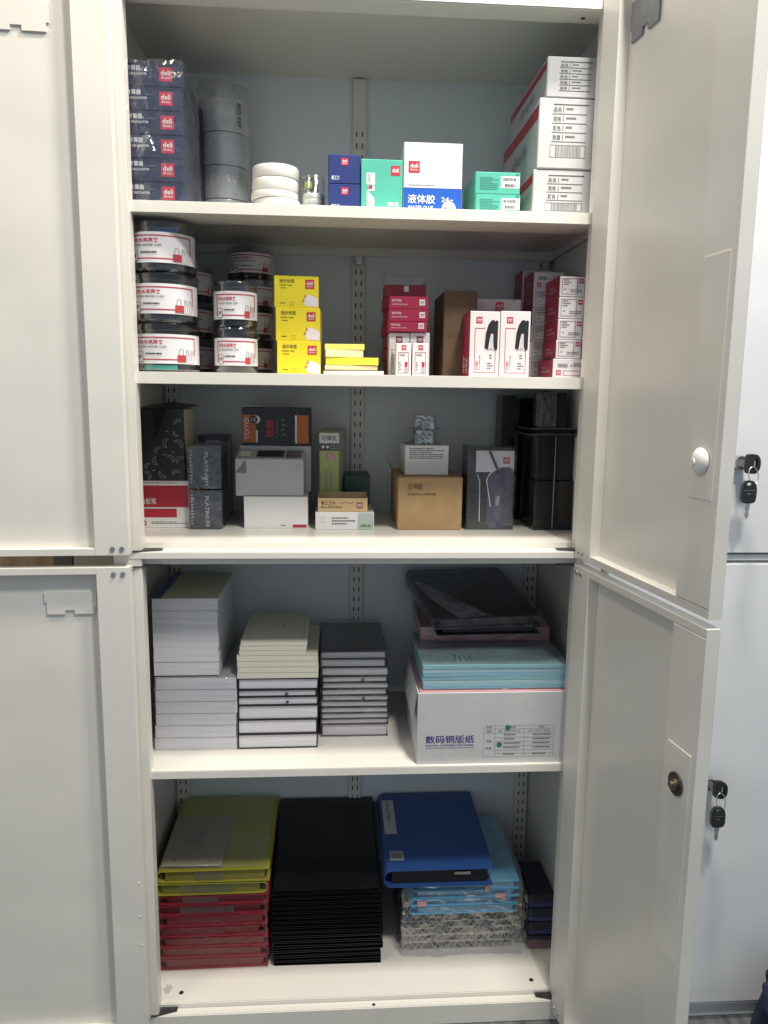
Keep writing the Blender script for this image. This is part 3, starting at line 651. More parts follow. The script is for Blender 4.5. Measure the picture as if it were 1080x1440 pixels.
# ================================================================== second shelf
LAB = mat('tub_label', (0.72, 0.70, 0.72), 0.35, var=0.02)
CLIPC = [mat('clip_black', (0.02, 0.02, 0.022), 0.4, var=0), mat('clip_blue', (0.03, 0.10, 0.36), 0.4, var=0), mat('clip_grey', (0.10, 0.11, 0.13), 0.4, var=0)]
def tub(label, x, y, z, r, h, big=True, lid=True, cm=0, seed=0, lab=True, turn=0.0, teal=False, darklid=False):
    o = thing('clip_tub', label, 'tub', (x, y, z), group='tubs of binder clips')
    rc = random.Random(seed)
    put('tub_wall', lathe([(r*0.2, 0.0008), (r*0.94, 0.0008), (r, 0.005), (r, h-0.016), (r*0.985, h-0.012)], TUBPL, 48), o)
    if lid:
        lm = BLACKPL if darklid else TUBPL
        put('lid', lathe([(r*1.015, h-0.014), (r*1.02, h-0.003), (r*0.98, h-0.0008), (0.001, h-0.0008)], lm, 48), o)
    b = MB()
    for k in range(60):
        a = rc.uniform(0, 6.28); q = (r-0.016)*math.sqrt(rc.random()); zz = 0.004+rc.random()*(h-0.034)
        s1 = rc.uniform(0.012, 0.024); rot = Matrix.Rotation(rc.uniform(0, 3.1), 3, 'Z') @ Matrix.Rotation(rc.uniform(-0.6, 0.6), 3, 'X')
        c = Vector((q*math.cos(a), q*math.sin(a), zz+0.006)); e = [Vector((s1/2*i, 0.006*j, 0.006*l)) for l in (-1, 1) for j in (-1, 1) for i in (-1, 1)]
        for t_ in e:
            if t_.z > 0: t_.y *= 0.2
        vs = [c+rot @ t_ for t_ in e]
        vs = [Vector((v.x, v.y, min(max(v.z, 0.002), h-0.016))) if Vector((v.x, v.y)).length < r-0.003 else Vector((v.x*(r-0.003)/Vector((v.x, v.y)).length, v.y*(r-0.003)/Vector((v.x, v.y)).length, min(max(v.z, 0.002), h-0.016))) for v in vs]
        b.add(vs, [(0, 2, 3, 1), (4, 5, 7, 6), (0, 1, 5, 4), (2, 6, 7, 3), (0, 4, 6, 2), (1, 3, 7, 5)])
    c = put('clip_heap', b.mesh('clip_heap', CLIPC[cm]), o); c['kind'] = 'stuff'
    put('liner', lathe([(r-0.0015, 0.003), (r-0.0015, h*0.62), (0.001, h*0.62)], mat('clip_mass', (0.025, 0.028, 0.035), 0.5, var=0.6, vscale=70), 36), o)
    if teal:
        put('base_card', lathe([(r-0.0010, 0.004), (r-0.0010, 0.012)], mat('teal_card', (0.085, 0.43, 0.33)), 20, math.radians(240), math.radians(300), sharp=False), o)
    if cm == 1:
        put('card_insert', MB().box(-r*0.10, r*0.62, -r*0.55, -r*0.5, h*0.6, h*0.92).mesh('card_insert', mat('blue_insert', (0.05, 0.17, 0.50), 0.5)), o)
    if lab:
        lh = h*0.60; zb = h*0.17; arc = 2.9
        lo = put('label', lathe([(r+0.0006, zb), (r+0.0006, zb+lh)], LAB, 40, -math.pi/2-arc/2+turn, -math.pi/2+arc/2+turn, sharp=False), o)
        F = cyl(r+0.0008, zb, lh, 2.2, -math.pi/2+0.12+turn)
        pr(lo, F, 'red_frame', REDP, [('fr', 0.05, 0.12, 0.96, 0.90, 0.0019)])
        pr(lo, F, 'lettering', REDP, [('t', '彩色长尾票夹', 0.10, 0.66, 0.50, 0.80)])
        pr(lo, F, 'fine_print', PK, [('t', 'COLORED BINDER CLIPS', 0.10, 0.54, 0.54, 0.60), ('fr', 0.10, 0.06, 0.22, 0.40, 0.0006), ('t', '1#', 0.13, 0.16, 0.19, 0.32), ('d', 0.26, 0.26, 0.58, 0.36, 1)], 3)
        pr(lo, F, 'number_ground', LAB, [('r', 0.10, 0.06, 0.22, 0.40)], 2); pr(lo, F, 'picture_ground', LAB, [('r', 0.70, 0.05, 0.95, 0.30)], 2)
        pr(lo, F, 'picture', mat('clip_red', (0.45, 0.05, 0.06), 0.4, var=0), [('r', 0.68, 0.06, 0.80, 0.30)], 3)
        pr(lo, F, 'picture', PG, [('l', [(0.70, 0.30), (0.71, 0.48), (0.73, 0.52), (0.76, 0.48), (0.76, 0.30)], 0.0008), ('l', [(0.82, 0.08), (0.81, 0.48), (0.84, 0.48), (0.86, 0.08)], 0.0008), ('l', [(0.89, 0.08), (0.88, 0.46), (0.92, 0.44), (0.92, 0.08)], 0.0008)], 3)
    return o
xA = onY(231, 420, 0.092).x; hT = (onY(231, 319, 0.092).z-S2)/3
for i in range(3):
    tub('large clear clip tub by the side panel, %s of its pile' % ORD[2-i], xA+(i-1)*-0.0015, 0.092, S2+i*hT, 0.0605, hT-0.0005, cm=(0, 2, 1)[i], seed=i, teal=(i == 0))
xB = onY(258, 420, 0.27).x
for i in range(3):
    tub('shaded clip tub standing behind the large tubs, %s of its pile' % ORD[2-i], xB, 0.27, S2+i*0.0735, 0.0585, 0.073, cm=1 if i == 1 else 0, seed=10+i, turn=0.6)
xC = onY(332, 460, 0.095).x; hC = (onY(332, 398, 0.095).z-S2)/2
for i in range(2):
    tub('small clear clip tub beside the yellow boxes, %s of two' % ('lower', 'upper')[i], xC, 0.095, S2+i*hC, 0.0395, hC-0.0004, cm=(2, 0)[i], seed=20+i)
xD = onY(353, 420, 0.31).x; hD = (onY(353, 350, 0.31).z-S2)/4
for i in range(4):
    tub('clip tub against the back panel, %s of the tall pile' % ORD[3-i], xD, 0.31, S2+i*hD, 0.0485, hD-0.0004, cm=0, seed=30+i, turn=0.1)
xE = onY(361, 450, 0.195).x
for i in range(2):
    tub('black-lidded clip tub behind the small tubs, %s of two' % ('lower', 'upper')[i], xE, 0.195, S2+i*0.068, 0.030, 0.067, cm=0, seed=40+i, darklid=True)
# --- yellow label-flag boxes
zb = S2
for i, (t, bt_, l, r) in enumerate(((480, 526, 389.5, 451), (432.5, 479, 387.5, 450), (388, 432, 385.5, 448))):
    o, w_, d_, h_ = box_at('label_flag_box', 'yellow index-label box with red badge, %s of three' % ('bottom', 'middle', 'top')[i], 'box', l, r, t, 0.075+0.004*i, 0.085, zb, YELLOW, 'yellow index-label boxes', bt_, rz=(0.0, -0.02, 0.015)[i])
    zb += h_; F = face('front', w_, d_, h_)
    logo(o, F, 0.70, 0.60, 0.0165)
    pr(o, F, 'lettering', mat('olive_print', (0.12, 0.09, 0.01), 0.5, var=0), [('t', '指示标签', 0.12, 0.78, 0.46, 0.90), ('t', 'INDEX TABS', 0.12, 0.68, 0.40, 0.73), ('d', 0.14, 0.58, 0.34, 0.63, 1)])
    pr(o, F, 'fine_print', mat('olive_print', (0.12, 0.09, 0.01)), [('d', 0.13, 0.10, 0.30, 0.16, 1)])
    pr(o, F, 'small_frame', mat('olive_print', (0.12, 0.09, 0.01)), [('fr', 0.36, 0.08, 0.44, 0.18, 0.0004)])
    pr(o, F, 'picture', PINK, [('p', [(0.66, 0.18), (0.70, 0.06), (0.98, 0.03), (0.99, 0.30), (0.80, 0.42), (0.72, 0.40)])])
    pr(o, F, 'picture', mat('orange_flag', (0.60, 0.16, 0.04), 0.5, var=0), [('p', [(0.67, 0.35), (0.70, 0.31), (0.73, 0.38), (0.70, 0.42)]), ('p', [(0.63, 0.22), (0.67, 0.19), (0.69, 0.26), (0.65, 0.28)])], 2)
# --- sticky note pads
SY = mat('sticky_yellow', (0.80, 0.74, 0.05), 0.7, var=0.06, vscale=10, stretch=(1, 1, 50)); SP = mat('sticky_pale', (0.76, 0.70, 0.42), 0.75, var=0.06, vscale=10, stretch=(1, 1, 60))
SPK = mat('sticky_peach', (0.74, 0.58, 0.36), 0.75, var=0.06, vscale=10, stretch=(1, 1, 60)); SW = mat('sticky_white', (0.66, 0.62, 0.58), 0.75, var=0.08, vscale=10, stretch=(1, 1, 60))
zb = S2
for l, r, t, bt_, mt, rz, lab in ((455, 539.5, 520.5, 527.5, SW, 0.0, 'whitish note pad at the bottom of the sticky-note pile'),
                                  (457, 531, 513.5, 520, SPK, 0.03, 'peach note pad beneath the bright yellow pad'),
                                  (458, 532, 502.5, 513, SY, -0.04, 'thick bright yellow sticky-note pad in the pile beside the yellow boxes'),
                                  (458, 511, 492, 502, SP, 0.05, 'pale cream sticky-note pad near the top of the pile'),
                                  (457, 512.5, 483.5, 491.5, mat('sticky_lemon', (0.78, 0.74, 0.16), 0.75, var=0.1, vscale=10, stretch=(1, 1, 60)), 0.02, 'lemon sticky-note pad on top of the pile')):
    o, w_, d_, h_ = box_at('sticky_note_pad', lab, 'note pad', l, r, t, 0.070, 0.075, zb, mt, 'sticky-note pads', bt_, rz=rz, bev=0.0006, jit=0.0015)
    zb += h_+0.0003
# --- ink boxes
PALEW = mat('ink_box_card', (0.68, 0.66, 0.68), 0.4, var=0.03)
for i, (l, r) in enumerate(((547, 575.5), (576.5, 604))):
    o, w_, d_, h_ = box_at('ink_box', 'tall white ink box with dark red badge under the crimson pads, %s' % ('beside the sticky notes', 'beside the brown carton')[i], 'box', l, r, 467.5, 0.105, 0.05, S2, PALEW, 'tall white ink boxes', 528)
    F = face('front', w_, d_, h_); logo(o, F, 0.33, 0.76, 0.0125, bgm=mat('dark_logo_red', (0.20, 0.02, 0.04), 0.4, var=0))
    pr(o, F, 'fine_print', PG, [('fr', 0.10, 0.06, 0.92, 0.62, 0.0008), ('d', 0.14, 0.1, 0.24, 0.56, 9)])
    zI = S2+h_
for i, (l, r) in enumerate(((557, 578), (580, 602.5))):
    o, w_, d_, h_ = box_at('ink_bottle_box', 'small white ink-bottle box standing before the tall ink boxes, %s' % ('nearer the sticky notes', 'nearer the brown carton')[i], 'box', l, r, 482.5, 0.062, 0.03, S2, PINK, 'small ink-bottle boxes', 528)
    F = face('front', w_, d_, h_); logo(o, F, 0.36, 0.79, 0.0088)
    pr(o, F, 'black_frame', PK, [('fr', 0.15, 0.08, 0.84, 0.72, 0.0008), ('t', '印油', 0.24, 0.60, 0.56, 0.67), ('d', 0.22, 0.14, 0.34, 0.42, 4)])
    pr(o, F, 'picture', REDP, [('r', 0.58, 0.27, 0.76, 0.43)]); pr(o, F, 'picture', mat('bottle_print', (0.45, 0.38, 0.40), 0.4, var=0), [('p', [(0.54, 0.10), (0.78, 0.10), (0.78, 0.22), (0.70, 0.27), (0.62, 0.27), (0.54, 0.22)])], 2)
zb = zI+0.0003
for i, (t, bt_, l, r) in enumerate(((452, 468, 546, 601), (434.5, 451, 547, 602.5), (416.5, 433, 547.5, 602.5))):
    o, w_, d_, h_ = box_at('ink_pad_box', 'crimson ink-pad box with white badge, %s of three on the ink boxes' % ('bottom', 'middle', 'top')[i], 'box', l, r, t, 0.095, 0.052, zb, CRIM, 'crimson ink-pad boxes', bt_)
    zb += h_; F = face('front', w_, d_, h_)
    logo(o, F, 0.77, 0.30, 0.0105, bgm=PW, fgm=mat('dark_logo_red', (0.2, 0.02, 0.04)))
    pr(o, F, 'lettering', PINK, [('t', '快干印台', 0.07, 0.55, 0.31, 0.76), ('t', 'QUICK DRY PAD', 0.07, 0.30, 0.46, 0.40)])
zb = S2; xs = []
for i in range(7):
    t = 400.5+(6-i)*18.0
    o, w_, d_, h_ = box_at('ink_pad_case', 'crimson ink-pad case in the pile behind the ink boxes, %s' % ORD[6-i], 'ink pad', 541-(i % 2)*2, 599-(i % 2)*2, t, 0.165, 0.06, zb, CRIM2, 'crimson ink-pad cases', t+18)
    zb += h_+0.0003
    if i == 6:
        F = face('front', w_, d_, h_); pr(o, F, 'label', PW, [('r', 0.47, 0.45, 0.58, 0.92)])
        put('clear_lid', film_box(w_, d_, 0.016, 0.001, 0.001, 2.0, PETPL, 3), o, (0, 0, h_))
# --- brown carton, stapler boxes
o, w_, d_, h_ = box_at('brown_carton', 'plain tall brown cardboard carton standing between crimson and white boxes', 'carton', 623.5, 670, 408, 0.130, 0.15, S2, BROWN, bottom=528, bev=0.002, jit=0.0015)
pr(o, face('front', w_, d_, h_), 'scored_edge', mat('brown_score', (0.085, 0.05, 0.025), 0.7), [('fr', 0.16, 0.46, 0.80, 0.95, 0.0007), ('l', [(0.02, 0.5), (0.98, 0.49)], 0.0006)])
o, w_, d_, h_ = box_at('white_box', 'grey-white box with dark red badge peeking above the stapler boxes', 'box', 669, 731, 420.5, 0.175, 0.10, S2, mat('greywhite_card', (0.60, 0.61, 0.65), 0.35, var=0.03), bottom=528)
logo(o, face('front', w_, d_, h_), 0.42, 0.855, 0.0165)
for i, (l, r) in enumerate(((660.5, 702.3), (703.3, 745))):
    o, w_, d_, h_ = box_at('stapler_box', 'white stapler box with black stapler picture and red frame, beside the %s' % ('brown carton', 'staple boxes')[i], 'box', l, r, 437.5, 0.048, 0.09, S2, PINK, 'white stapler boxes', 529, bev=0.0008)
    F = face('front', w_, d_, h_); logo(o, F, 0.20, 0.815, 0.0115)
    pr(o, F, 'red_frame', REDP, [('fr', 0.16, 0.06, 0.88, 0.745, 0.0011)])
    pr(o, F, 'picture_ground', PINK, [('r', 0.50, 0.42, 0.94, 0.88)], 2)
    pr(o, F, 'picture', BLACKPL, [('p', [(0.50, 0.44), (0.62, 0.42), (0.66, 0.56), (0.70, 0.66), (0.78, 0.66), (0.80, 0.46), (0.84, 0.41), (0.93, 0.43), (0.94, 0.85), (0.87, 0.865), (0.83, 0.845), (0.80, 0.87), (0.70, 0.86), (0.60, 0.79), (0.53, 0.66)])], 3)
    pr(o, F, 'picture', mat('staple_silver', (0.55, 0.56, 0.58), 0.35, var=0.1), [('p', [(0.66, 0.44), (0.78, 0.44), (0.78, 0.66), (0.71, 0.66)])], 4)
    pr(o, F, 'lettering', REDP, [('t', '订书机', 0.21, 0.10, 0.30, 0.24, 'up')]); pr(o, F, 'fine_print', PG, [('t', 'STAPLER', 0.33, 0.10, 0.37, 0.34, 'up'), ('d', 0.60, 0.10, 0.80, 0.22, 3), ('d', 0.66, 0.26, 0.76, 0.34, 2)])
    pr(o, face('top', w_, d_, h_), 'red_top', CRIM, [('r', 0.005, 0.005, 0.995, 0.995)])
    if i == 0:
        FL = face('left', w_, d_, h_); pr(o, FL, 'red_side', CRIM, [('r', 0.004, 0.004, 0.994, 0.995)]); pr(o, FL, 'lettering', PINK, [('t', '订书机', 0.62, 0.06, 0.82, 0.30, 'up'), ('d', 0.25, 0.05, 0.50, 0.33, 7)], 2)
# --- staple boxes
def staple_box(l, r, t, bt_, y, d, zb, lab, wide=False, rz=0.0, grp='staple boxes'):
    o, w_, d_, h_ = box_at('staple_box', lab, 'box', l, r, t, y, d, zb, PALEW, grp, bt_, rz=rz)
    F = face('front', w_, d_, h_)
    if wide:
        logo(o, F, 0.10, 0.14, h_*0.26); pr(o, F, 'printed_table', PG, [('bar', 0.14, 0.54, 0.46, 0.74), ('d', 0.62, 0.55, 0.94, 0.78, 3), ('c', 0.56, 0.64, 0.0015)])
        pr(o, F, 'red_frame', CRIM2, [('fr', 0.32, 0.12, 0.95, 0.38, 0.0008)])
    else:
        logo(o, F, 0.76, 0.66, 0.0085, sub=False); pr(o, F, 'red_frame', mat('plum_print', (0.16, 0.015, 0.045), 0.4, var=0), [('fr', 0.08, 0.12, 0.70, 0.90, 0.0008)])
        pr(o, F, 'fine_print', PG, [('d', 0.14, 0.52, 0.46, 0.84, 3), ('d', 0.42, 0.18, 0.90, 0.36, 2), ('r', 0.17, 0.33, 0.24, 0.38)])
    FL = face('left', w_, d_, h_); pr(o, FL, 'crimson_side', CRIM2, [('r', 0.01, 0.02, 0.99, 0.98)]); pr(o, FL, 'fine_print', mat('rose_print', (0.45, 0.25, 0.29), 0.5, var=0), [('d', 0.3, 0.2, 0.8, 0.6, 2)], 2)
    pr(o, face('top', w_, d_, h_), 'crimson_top', CRIM2, [('r', 0.01, 0.01, 0.99, 0.99)])
    return h_
zb = S2
for i, (l, r, t, bt_, wide) in enumerate(((777.5, 823, 504.5, 531, True), (782, 817.5, 478, 503, False), (784.5, 819.5, 448.5, 476, False), (786, 821.5, 417.5, 446, False), (787.5, 823, 388.5, 416, False))):
    zb += staple_box(l, r, t, bt_, 0.052, 0.105 if wide else 0.095, zb, 'white-fronted staple box, %s of the pile against the side panel' % ORD[4-i], wide)+0.0002
zb = S2
for i, (l, r, t, bt_) in enumerate(((743.5, 786, 505, 529), (744.5, 787, 481, 504), (746.5, 789, 457, 480), (748.5, 791, 432.5, 456), (750, 792.5, 408, 431), (751, 794, 382.5, 407))):
    zb += staple_box(l, r, t, bt_, 0.175, 0.08, zb, 'staple box half hidden behind the side-panel pile, %s' % ORD[5-i], i == 5)+0.0002
zb = S2
for i in range(6):
    t = 380+(5-i)*24.5
    zb += staple_box(729+i*1.2, 772+i, t, t+24, 0.272, 0.07, zb, 'staple box in the shadowy pile against the back panel, %s' % ORD[5-i], False)+0.0002

# ================================================================== third surface (floor of the upper compartment)
# --- whiteboard pen boxes with the black gift box on top
zb = S3
o, w_, d_, h_ = box_at('whiteboard_pen_box', 'white marker box with red stripe and round emblem, under the red marker box', 'box', 196, 281, 713, 0.185, 0.13, zb, WHITE, 'whiteboard marker boxes', 742)
F = face('front', w_, d_, h_)
pr(o, F, 'red_stripe', REDP, [('r', 0.05, 0.50, 0.62, 0.92)]); pr(o, F, 'emblem', REDP, [('c', 0.075, 0.22, 0.0058)]); pr(o, F, 'emblem', PW, [('r', 0.0, 0.20, 0.16, 0.24)], 2)
pr(o, F, 'fine_print', PG, [('d', 0.20, 0.15, 0.8, 0.30, 2)])
zb += h_
o, w_, d_, h_ = box_at('whiteboard_pen_box', 'red marker box with white lettering beneath the black patterned gift box', 'box', 195.5, 280, 676, 0.185, 0.13, zb+0.0003, REDP, 'whiteboard marker boxes', 712)
F = face('front', w_, d_, h_)
pr(o, F, 'white_strip', PW, [('r', 0.004, 0.82, 0.996, 0.994)]); pr(o, F, 'fine_print', PK, [('d', 0.03, 0.88, 0.9, 0.93, 1)], 2)
pr(o, F, 'lettering', PW, [('t', '白板笔', 0.03, 0.10, 0.28, 0.34)]); zb += h_+0.0005
BLKGIFT = mat('black_gift_card', (0.014, 0.014, 0.018), 0.3, var=0.1)
o, w_, d_, h_ = box_at('gift_box', 'black box with white croissant line drawings and a cream side', 'box', 196, 259.5, 574, 0.180, 0.10, zb, BLKGIFT, bottom=675)
pr(o, face('right', w_, d_, h_), 'cream_side', mat('cream_card', (0.62, 0.55, 0.40), 0.5), [('r', 0.01, 0.004, 0.99, 0.985)])
F = face('front', w_, d_, h_); it = []
rr = random.Random(5)
for cx, cy, s_, a in ((0.86, 0.80, .9, .4), (0.82, 0.66, .7, 2.2), (0.62, 0.52, 1.1, 1.4), (0.85, 0.50, 1.2, 5.6), (0.42, 0.42, .9, .9), (0.38, 0.28, 1.1, 1.8), (0.66, 0.30, 1.0, 5.4), (0.90, 0.28, 1.1, .6), (0.18, 0.20, .8, 1.0), (0.14, 0.07, 1.0, 5.2), (0.5, 0.10, 1.0, 2.4), (0.80, 0.10, 1.0, .3)):
    S = 0.0085*s_; W_, H_ = w_, h_
    def T(u, v): return (cx+(u*math.cos(a)-v*math.sin(a))*S/W_, cy+(u*math.sin(a)+v*math.cos(a))*S/H_)
    arc1 = [T(math.cos(t_)*1.0, math.sin(t_)*1.0) for t_ in [math.pi*k/8 for k in range(9)]]; arc2 = [T(math.cos(t_)*0.75, math.sin(t_)*0.38) for t_ in [math.pi*k/8 for k in range(9)]]
    it += [('l', arc1, 0.0005), ('l', arc2, 0.0005), ('l', [arc1[0], arc2[0]], 0.0005), ('l', [arc1[-1], arc2[-1]], 0.0005)]
    it += [('l', [arc1[k], arc2[k]], 0.0004) for k in (2, 4, 6)]
for cx, cy in ((0.55, 0.36), (0.74, 0.40), (0.30, 0.14), (0.62, 0.68)): it.append(('l', [(cx-0.03, cy), (cx+0.03, cy+0.008)], 0.0011))
pr(o, F, 'line_drawing', mat('chalk_print', (0.42, 0.42, 0.44), 0.5, var=0), it)
pr(o, F, 'gloss_panel', mat('gloss_black', (0.006, 0.006, 0.008), 0.08, var=0), [('p', [(0.02, 0.3), (0.3, 0.5), (0.45, 0.72), (0.6, 0.98), (0.02, 0.98)])])
b = MB(); b.add([(-w_/2, 0.0, h_), (w_/2, 0.0, h_), (w_/2+0.022, 0.055, h_+0.006), (w_*0.1, 0.075, h_+0.012), (-w_/2, 0.07, h_+0.004)], [(0, 1, 2, 3, 4)])
put('lid_flap', b.mesh('lid_flap', BLKGIFT), o)
# --- dark film packs of pens
for i, (l, r, t, y, zb_, bt_) in enumerate(((266, 311.5, 690, 0.165, S3, 742), (264.5, 310, 628, 0.165, None, 688))):
    if zb_ is None: zb_ = zt_
    o, w_, d_, h_ = box_at('pen_box', 'black glossy pen box in clear film, %s of two beside the marker boxes' % ('lower', 'upper')[i], 'box', l, r, t, y, 0.12, zb_, mat('gloss_dark_card', (0.015, 0.02, 0.03), 0.2, var=0.2), 'film-wrapped pen boxes', bt_)
    zt_ = zb_+h_+0.0035
    F = face('front', w_, d_, h_); pr(o, F, 'lettering', mat('dim_white_print', (0.4, 0.45, 0.5), 0.4, var=0), [('t', 'PLATINUM', 0.50, 0.08, 0.62, 0.86, 'down'), ('d', 0.06, 0.1, 0.14, 0.9, 10)])
    put('film', film_box(w_, d_, h_, 0.001, 0.0022, 3.0+i, FILM2, 8, 60), o)
o, w_, d_, h_ = box_at('pen_box', 'plain black pen box behind the film-wrapped pen boxes', 'box', 280, 320, 612, 0.30, 0.08, S3, mat('gloss_dark_card', (0.015, 0.02, 0.03)), bottom=742)
pr(o, face('front', w_, d_, h_), 'lettering', mat('dim_white_print', (0.4, 0.45, 0.5)), [('d', 0.3, 0.90, 0.95, 0.94, 1)])
# --- device boxes and the black and orange box
GREYW = mat('light_grey_card', (0.42, 0.42, 0.43), 0.4, var=0.04)
o, w_, d_, h_ = box_at('device_box', 'white flat box with a small red rounded label at the foot of the device boxes', 'box', 343, 433, 698, 0.178, 0.17, S3, WHITE, bottom=743)
F = face('front', w_, d_, h_); pr(o, F, 'red_label', REDP, [('r', 0.76, 0.03, 0.98, 0.12)]); pr(o, F, 'fine_print', PG, [('d', 0.58, 0.04, 0.68, 0.11, 1)])
zb = S3+h_+0.0003
o, w_, d_, h_ = box_at('device_box', 'grey device box with a dark printed window, under the black and orange box', 'box', 331, 427, 645, 0.182, 0.06, zb, GREYW, bottom=697)
zc = zb; hd = h_
for v in o.data.vertices:
    if v.co.z > hd*0.5: v.co.z += max(0, v.co.y)*0.22
F = face('front', w_, d_, h_); pr(o, F, 'printed_corner', PG, [('p', [(0.0, 0.62), (0.15, 0.98), (0.17, 0.60)]), ('fr', 0.90, 0.70, 0.95, 0.85, 0.0006)])
FT = ((lambda u, v, o: (-w_/2+u, v, hd+0.0004+o+v*0.22)), w_, d_); wd_ = w_
pr(o, FT, 'dark_window', PK, [('r', 0.30, 0.20, 0.70, 0.90)]); pr(o, FT, 'silver_panel', mat('keypad_print', (0.14, 0.14, 0.15), 0.4, var=0.5, vscale=160), [('r', 0.74, 0.15, 0.95, 0.9)]); pr(o, FT, 'pale_panel', PW, [('r', 0.05, 0.25, 0.20, 0.8)])
o, w_, d_, h_ = box_at('device_box', 'silver-grey box carrying the black and orange box', 'box', 337, 437.5, 627, 0.250, 0.095, zb, mat('silver_card', (0.42, 0.42, 0.43), 0.3, var=0.08), bottom=697)
zb = zb+h_+0.0003
BO = mat('black_orange_card', (0.012, 0.012, 0.013), 0.28, var=0.1); ORG = mat('orange_print', (0.52, 0.13, 0.02), 0.4, var=0.04)
o, w_, d_, h_ = box_at('battery_box', 'black box with orange end panels and red vertical lettering', 'box', 340.5, 437, 573, 0.255, 0.085, zb, BO, bottom=626)
F = face('front', w_, d_, h_)
pr(o, F, 'orange_panel', ORG, [('r', 0.005, 0.08, 0.20, 0.80)]); pr(o, F, 'orange_panel', ORG, [('r', 0.80, 0.06, 0.965, 0.80)]); pr(o, F, 'white_edge', PW, [('r', 0.20, 0.08, 0.225, 0.40)]); pr(o, F, 'white_edge', PW, [('r', 0.77, 0.06, 0.797, 0.80)])
pr(o, F, 'lettering', PINK, [('t', 'TOYO', 0.035, 0.14, 0.10, 0.72, 'up'), ], 2); pr(o, F, 'emblem', PINK, [('c', 0.205, 0.68, 0.0085)], 2); pr(o, F, 'emblem', PK, [('c', 0.165, 0.68, 0.0085)], 3); pr(o, F, 'lettering', PW, [('t', '1.5', 0.135, 0.63, 0.195, 0.73)], 4)
pr(o, F, 'lettering', mat('bright_red_print', (0.55, 0.03, 0.02), 0.4, var=0), [('t', '极致', 0.345, 0.22, 0.455, 0.68, 'up')], 2); pr(o, F, 'fine_print', PG, [('t', 'Professional', 0.49, 0.20, 0.52, 0.72, 'up'), ('d', 0.57, 0.2, 0.64, 0.7, 4)], 2)
b = MB(); b.box(-w_*0.45, -w_*0.2, 0.01, 0.05, h_+0.0004, h_+0.0035); put('lid_flap', b.mesh('lid_flap', mat('silver_card', (0.42, 0.42, 0.43))), o)
# --- white refill packs, kraft tray and green packs
o, w_, d_, h_ = box_at('refill_pack', 'long white flat pack with green end label under the kraft box', 'box', 443.5, 526, 720.5, 0.163, 0.22, S3, WHITE, bottom=744)
F = face('front', w_, d_, h_); pr(o, F, 'green_label', mat('pale_green_print', (0.40, 0.52, 0.40), 0.5), [('r', 0.72, 0.01, 0.99, 0.48)]); pr(o, F, 'grey_label', mat('grey_green_print', (0.45, 0.50, 0.48), 0.5), [('r', 0.72, 0.50, 0.99, 0.97)])
pr(o, F, 'lettering', GREENP, [('t', 'UM100', 0.76, 0.15, 0.95, 0.32)], 2); pr(o, F, 'fine_print', PG, [('d', 0.28, 0.22, 0.68, 0.72, 3), ('fr', 0.08, 0.42, 0.16, 0.72, 0.0004)])
zb = S3+h_+0.0003
pk = onY(482, 710, 0.168); w_ = onY(517, 710, 0.168).x-onY(447.5, 710, 0.168).x; h_ = onY(482, 700.5, 0.168).z-zb; d_ = 0.070
kt = tag(put('kraft_tray', None, loc=(pk.x, 0.168, zb)), 'small open kraft box with brown lettering and red stamp before the green packs', 'box')
b = MB(); t_ = 0.0012
b.box(-w_/2, w_/2, 0, t_, 0, h_); b.box(-w_/2, w_/2, d_-t_, d_, 0, h_+0.004); b.box(-w_/2, -w_/2+t_, t_, d_-t_, 0, h_+0.002); b.box(w_/2-t_, w_/2, t_, d_-t_, 0, h_+0.001); b.box(-w_/2+t_, w_/2-t_, t_, d_-t_, 0, t_)
tr = put('tray', b.mesh('tray', KRAFT2), kt); F = face('front', w_, d_, h_)
pr(tr, F, 'lettering', mat('brown_print', (0.12, 0.06, 0.015), 0.5, var=0), [('t', '美工刀片', 0.06, 0.50, 0.36, 0.78), ('t', 'BLADES', 0.06, 0.28, 0.48, 0.42), ('l', [(0.42, 0.6), (0.55, 0.68), (0.66, 0.62), (0.74, 0.72)], 0.0008)]); logo(tr, F, 0.78, 0.25, 0.0125, bgm=mat('stamp_red', (0.35, 0.06, 0.04), 0.5, var=0))
put('inner_sleeve', MB().box(-w_/2+0.002, w_/2-0.002, 0.003, d_-0.003, 0.0013, h_*0.72).mesh('inner_sleeve', mat('amber_sleeve', (0.35, 0.22, 0.06), 0.35, var=0.4, vscale=60)), kt)
LIME = mat('lime_pack', (0.42, 0.48, 0.10), 0.35, var=0.10, vscale=20)
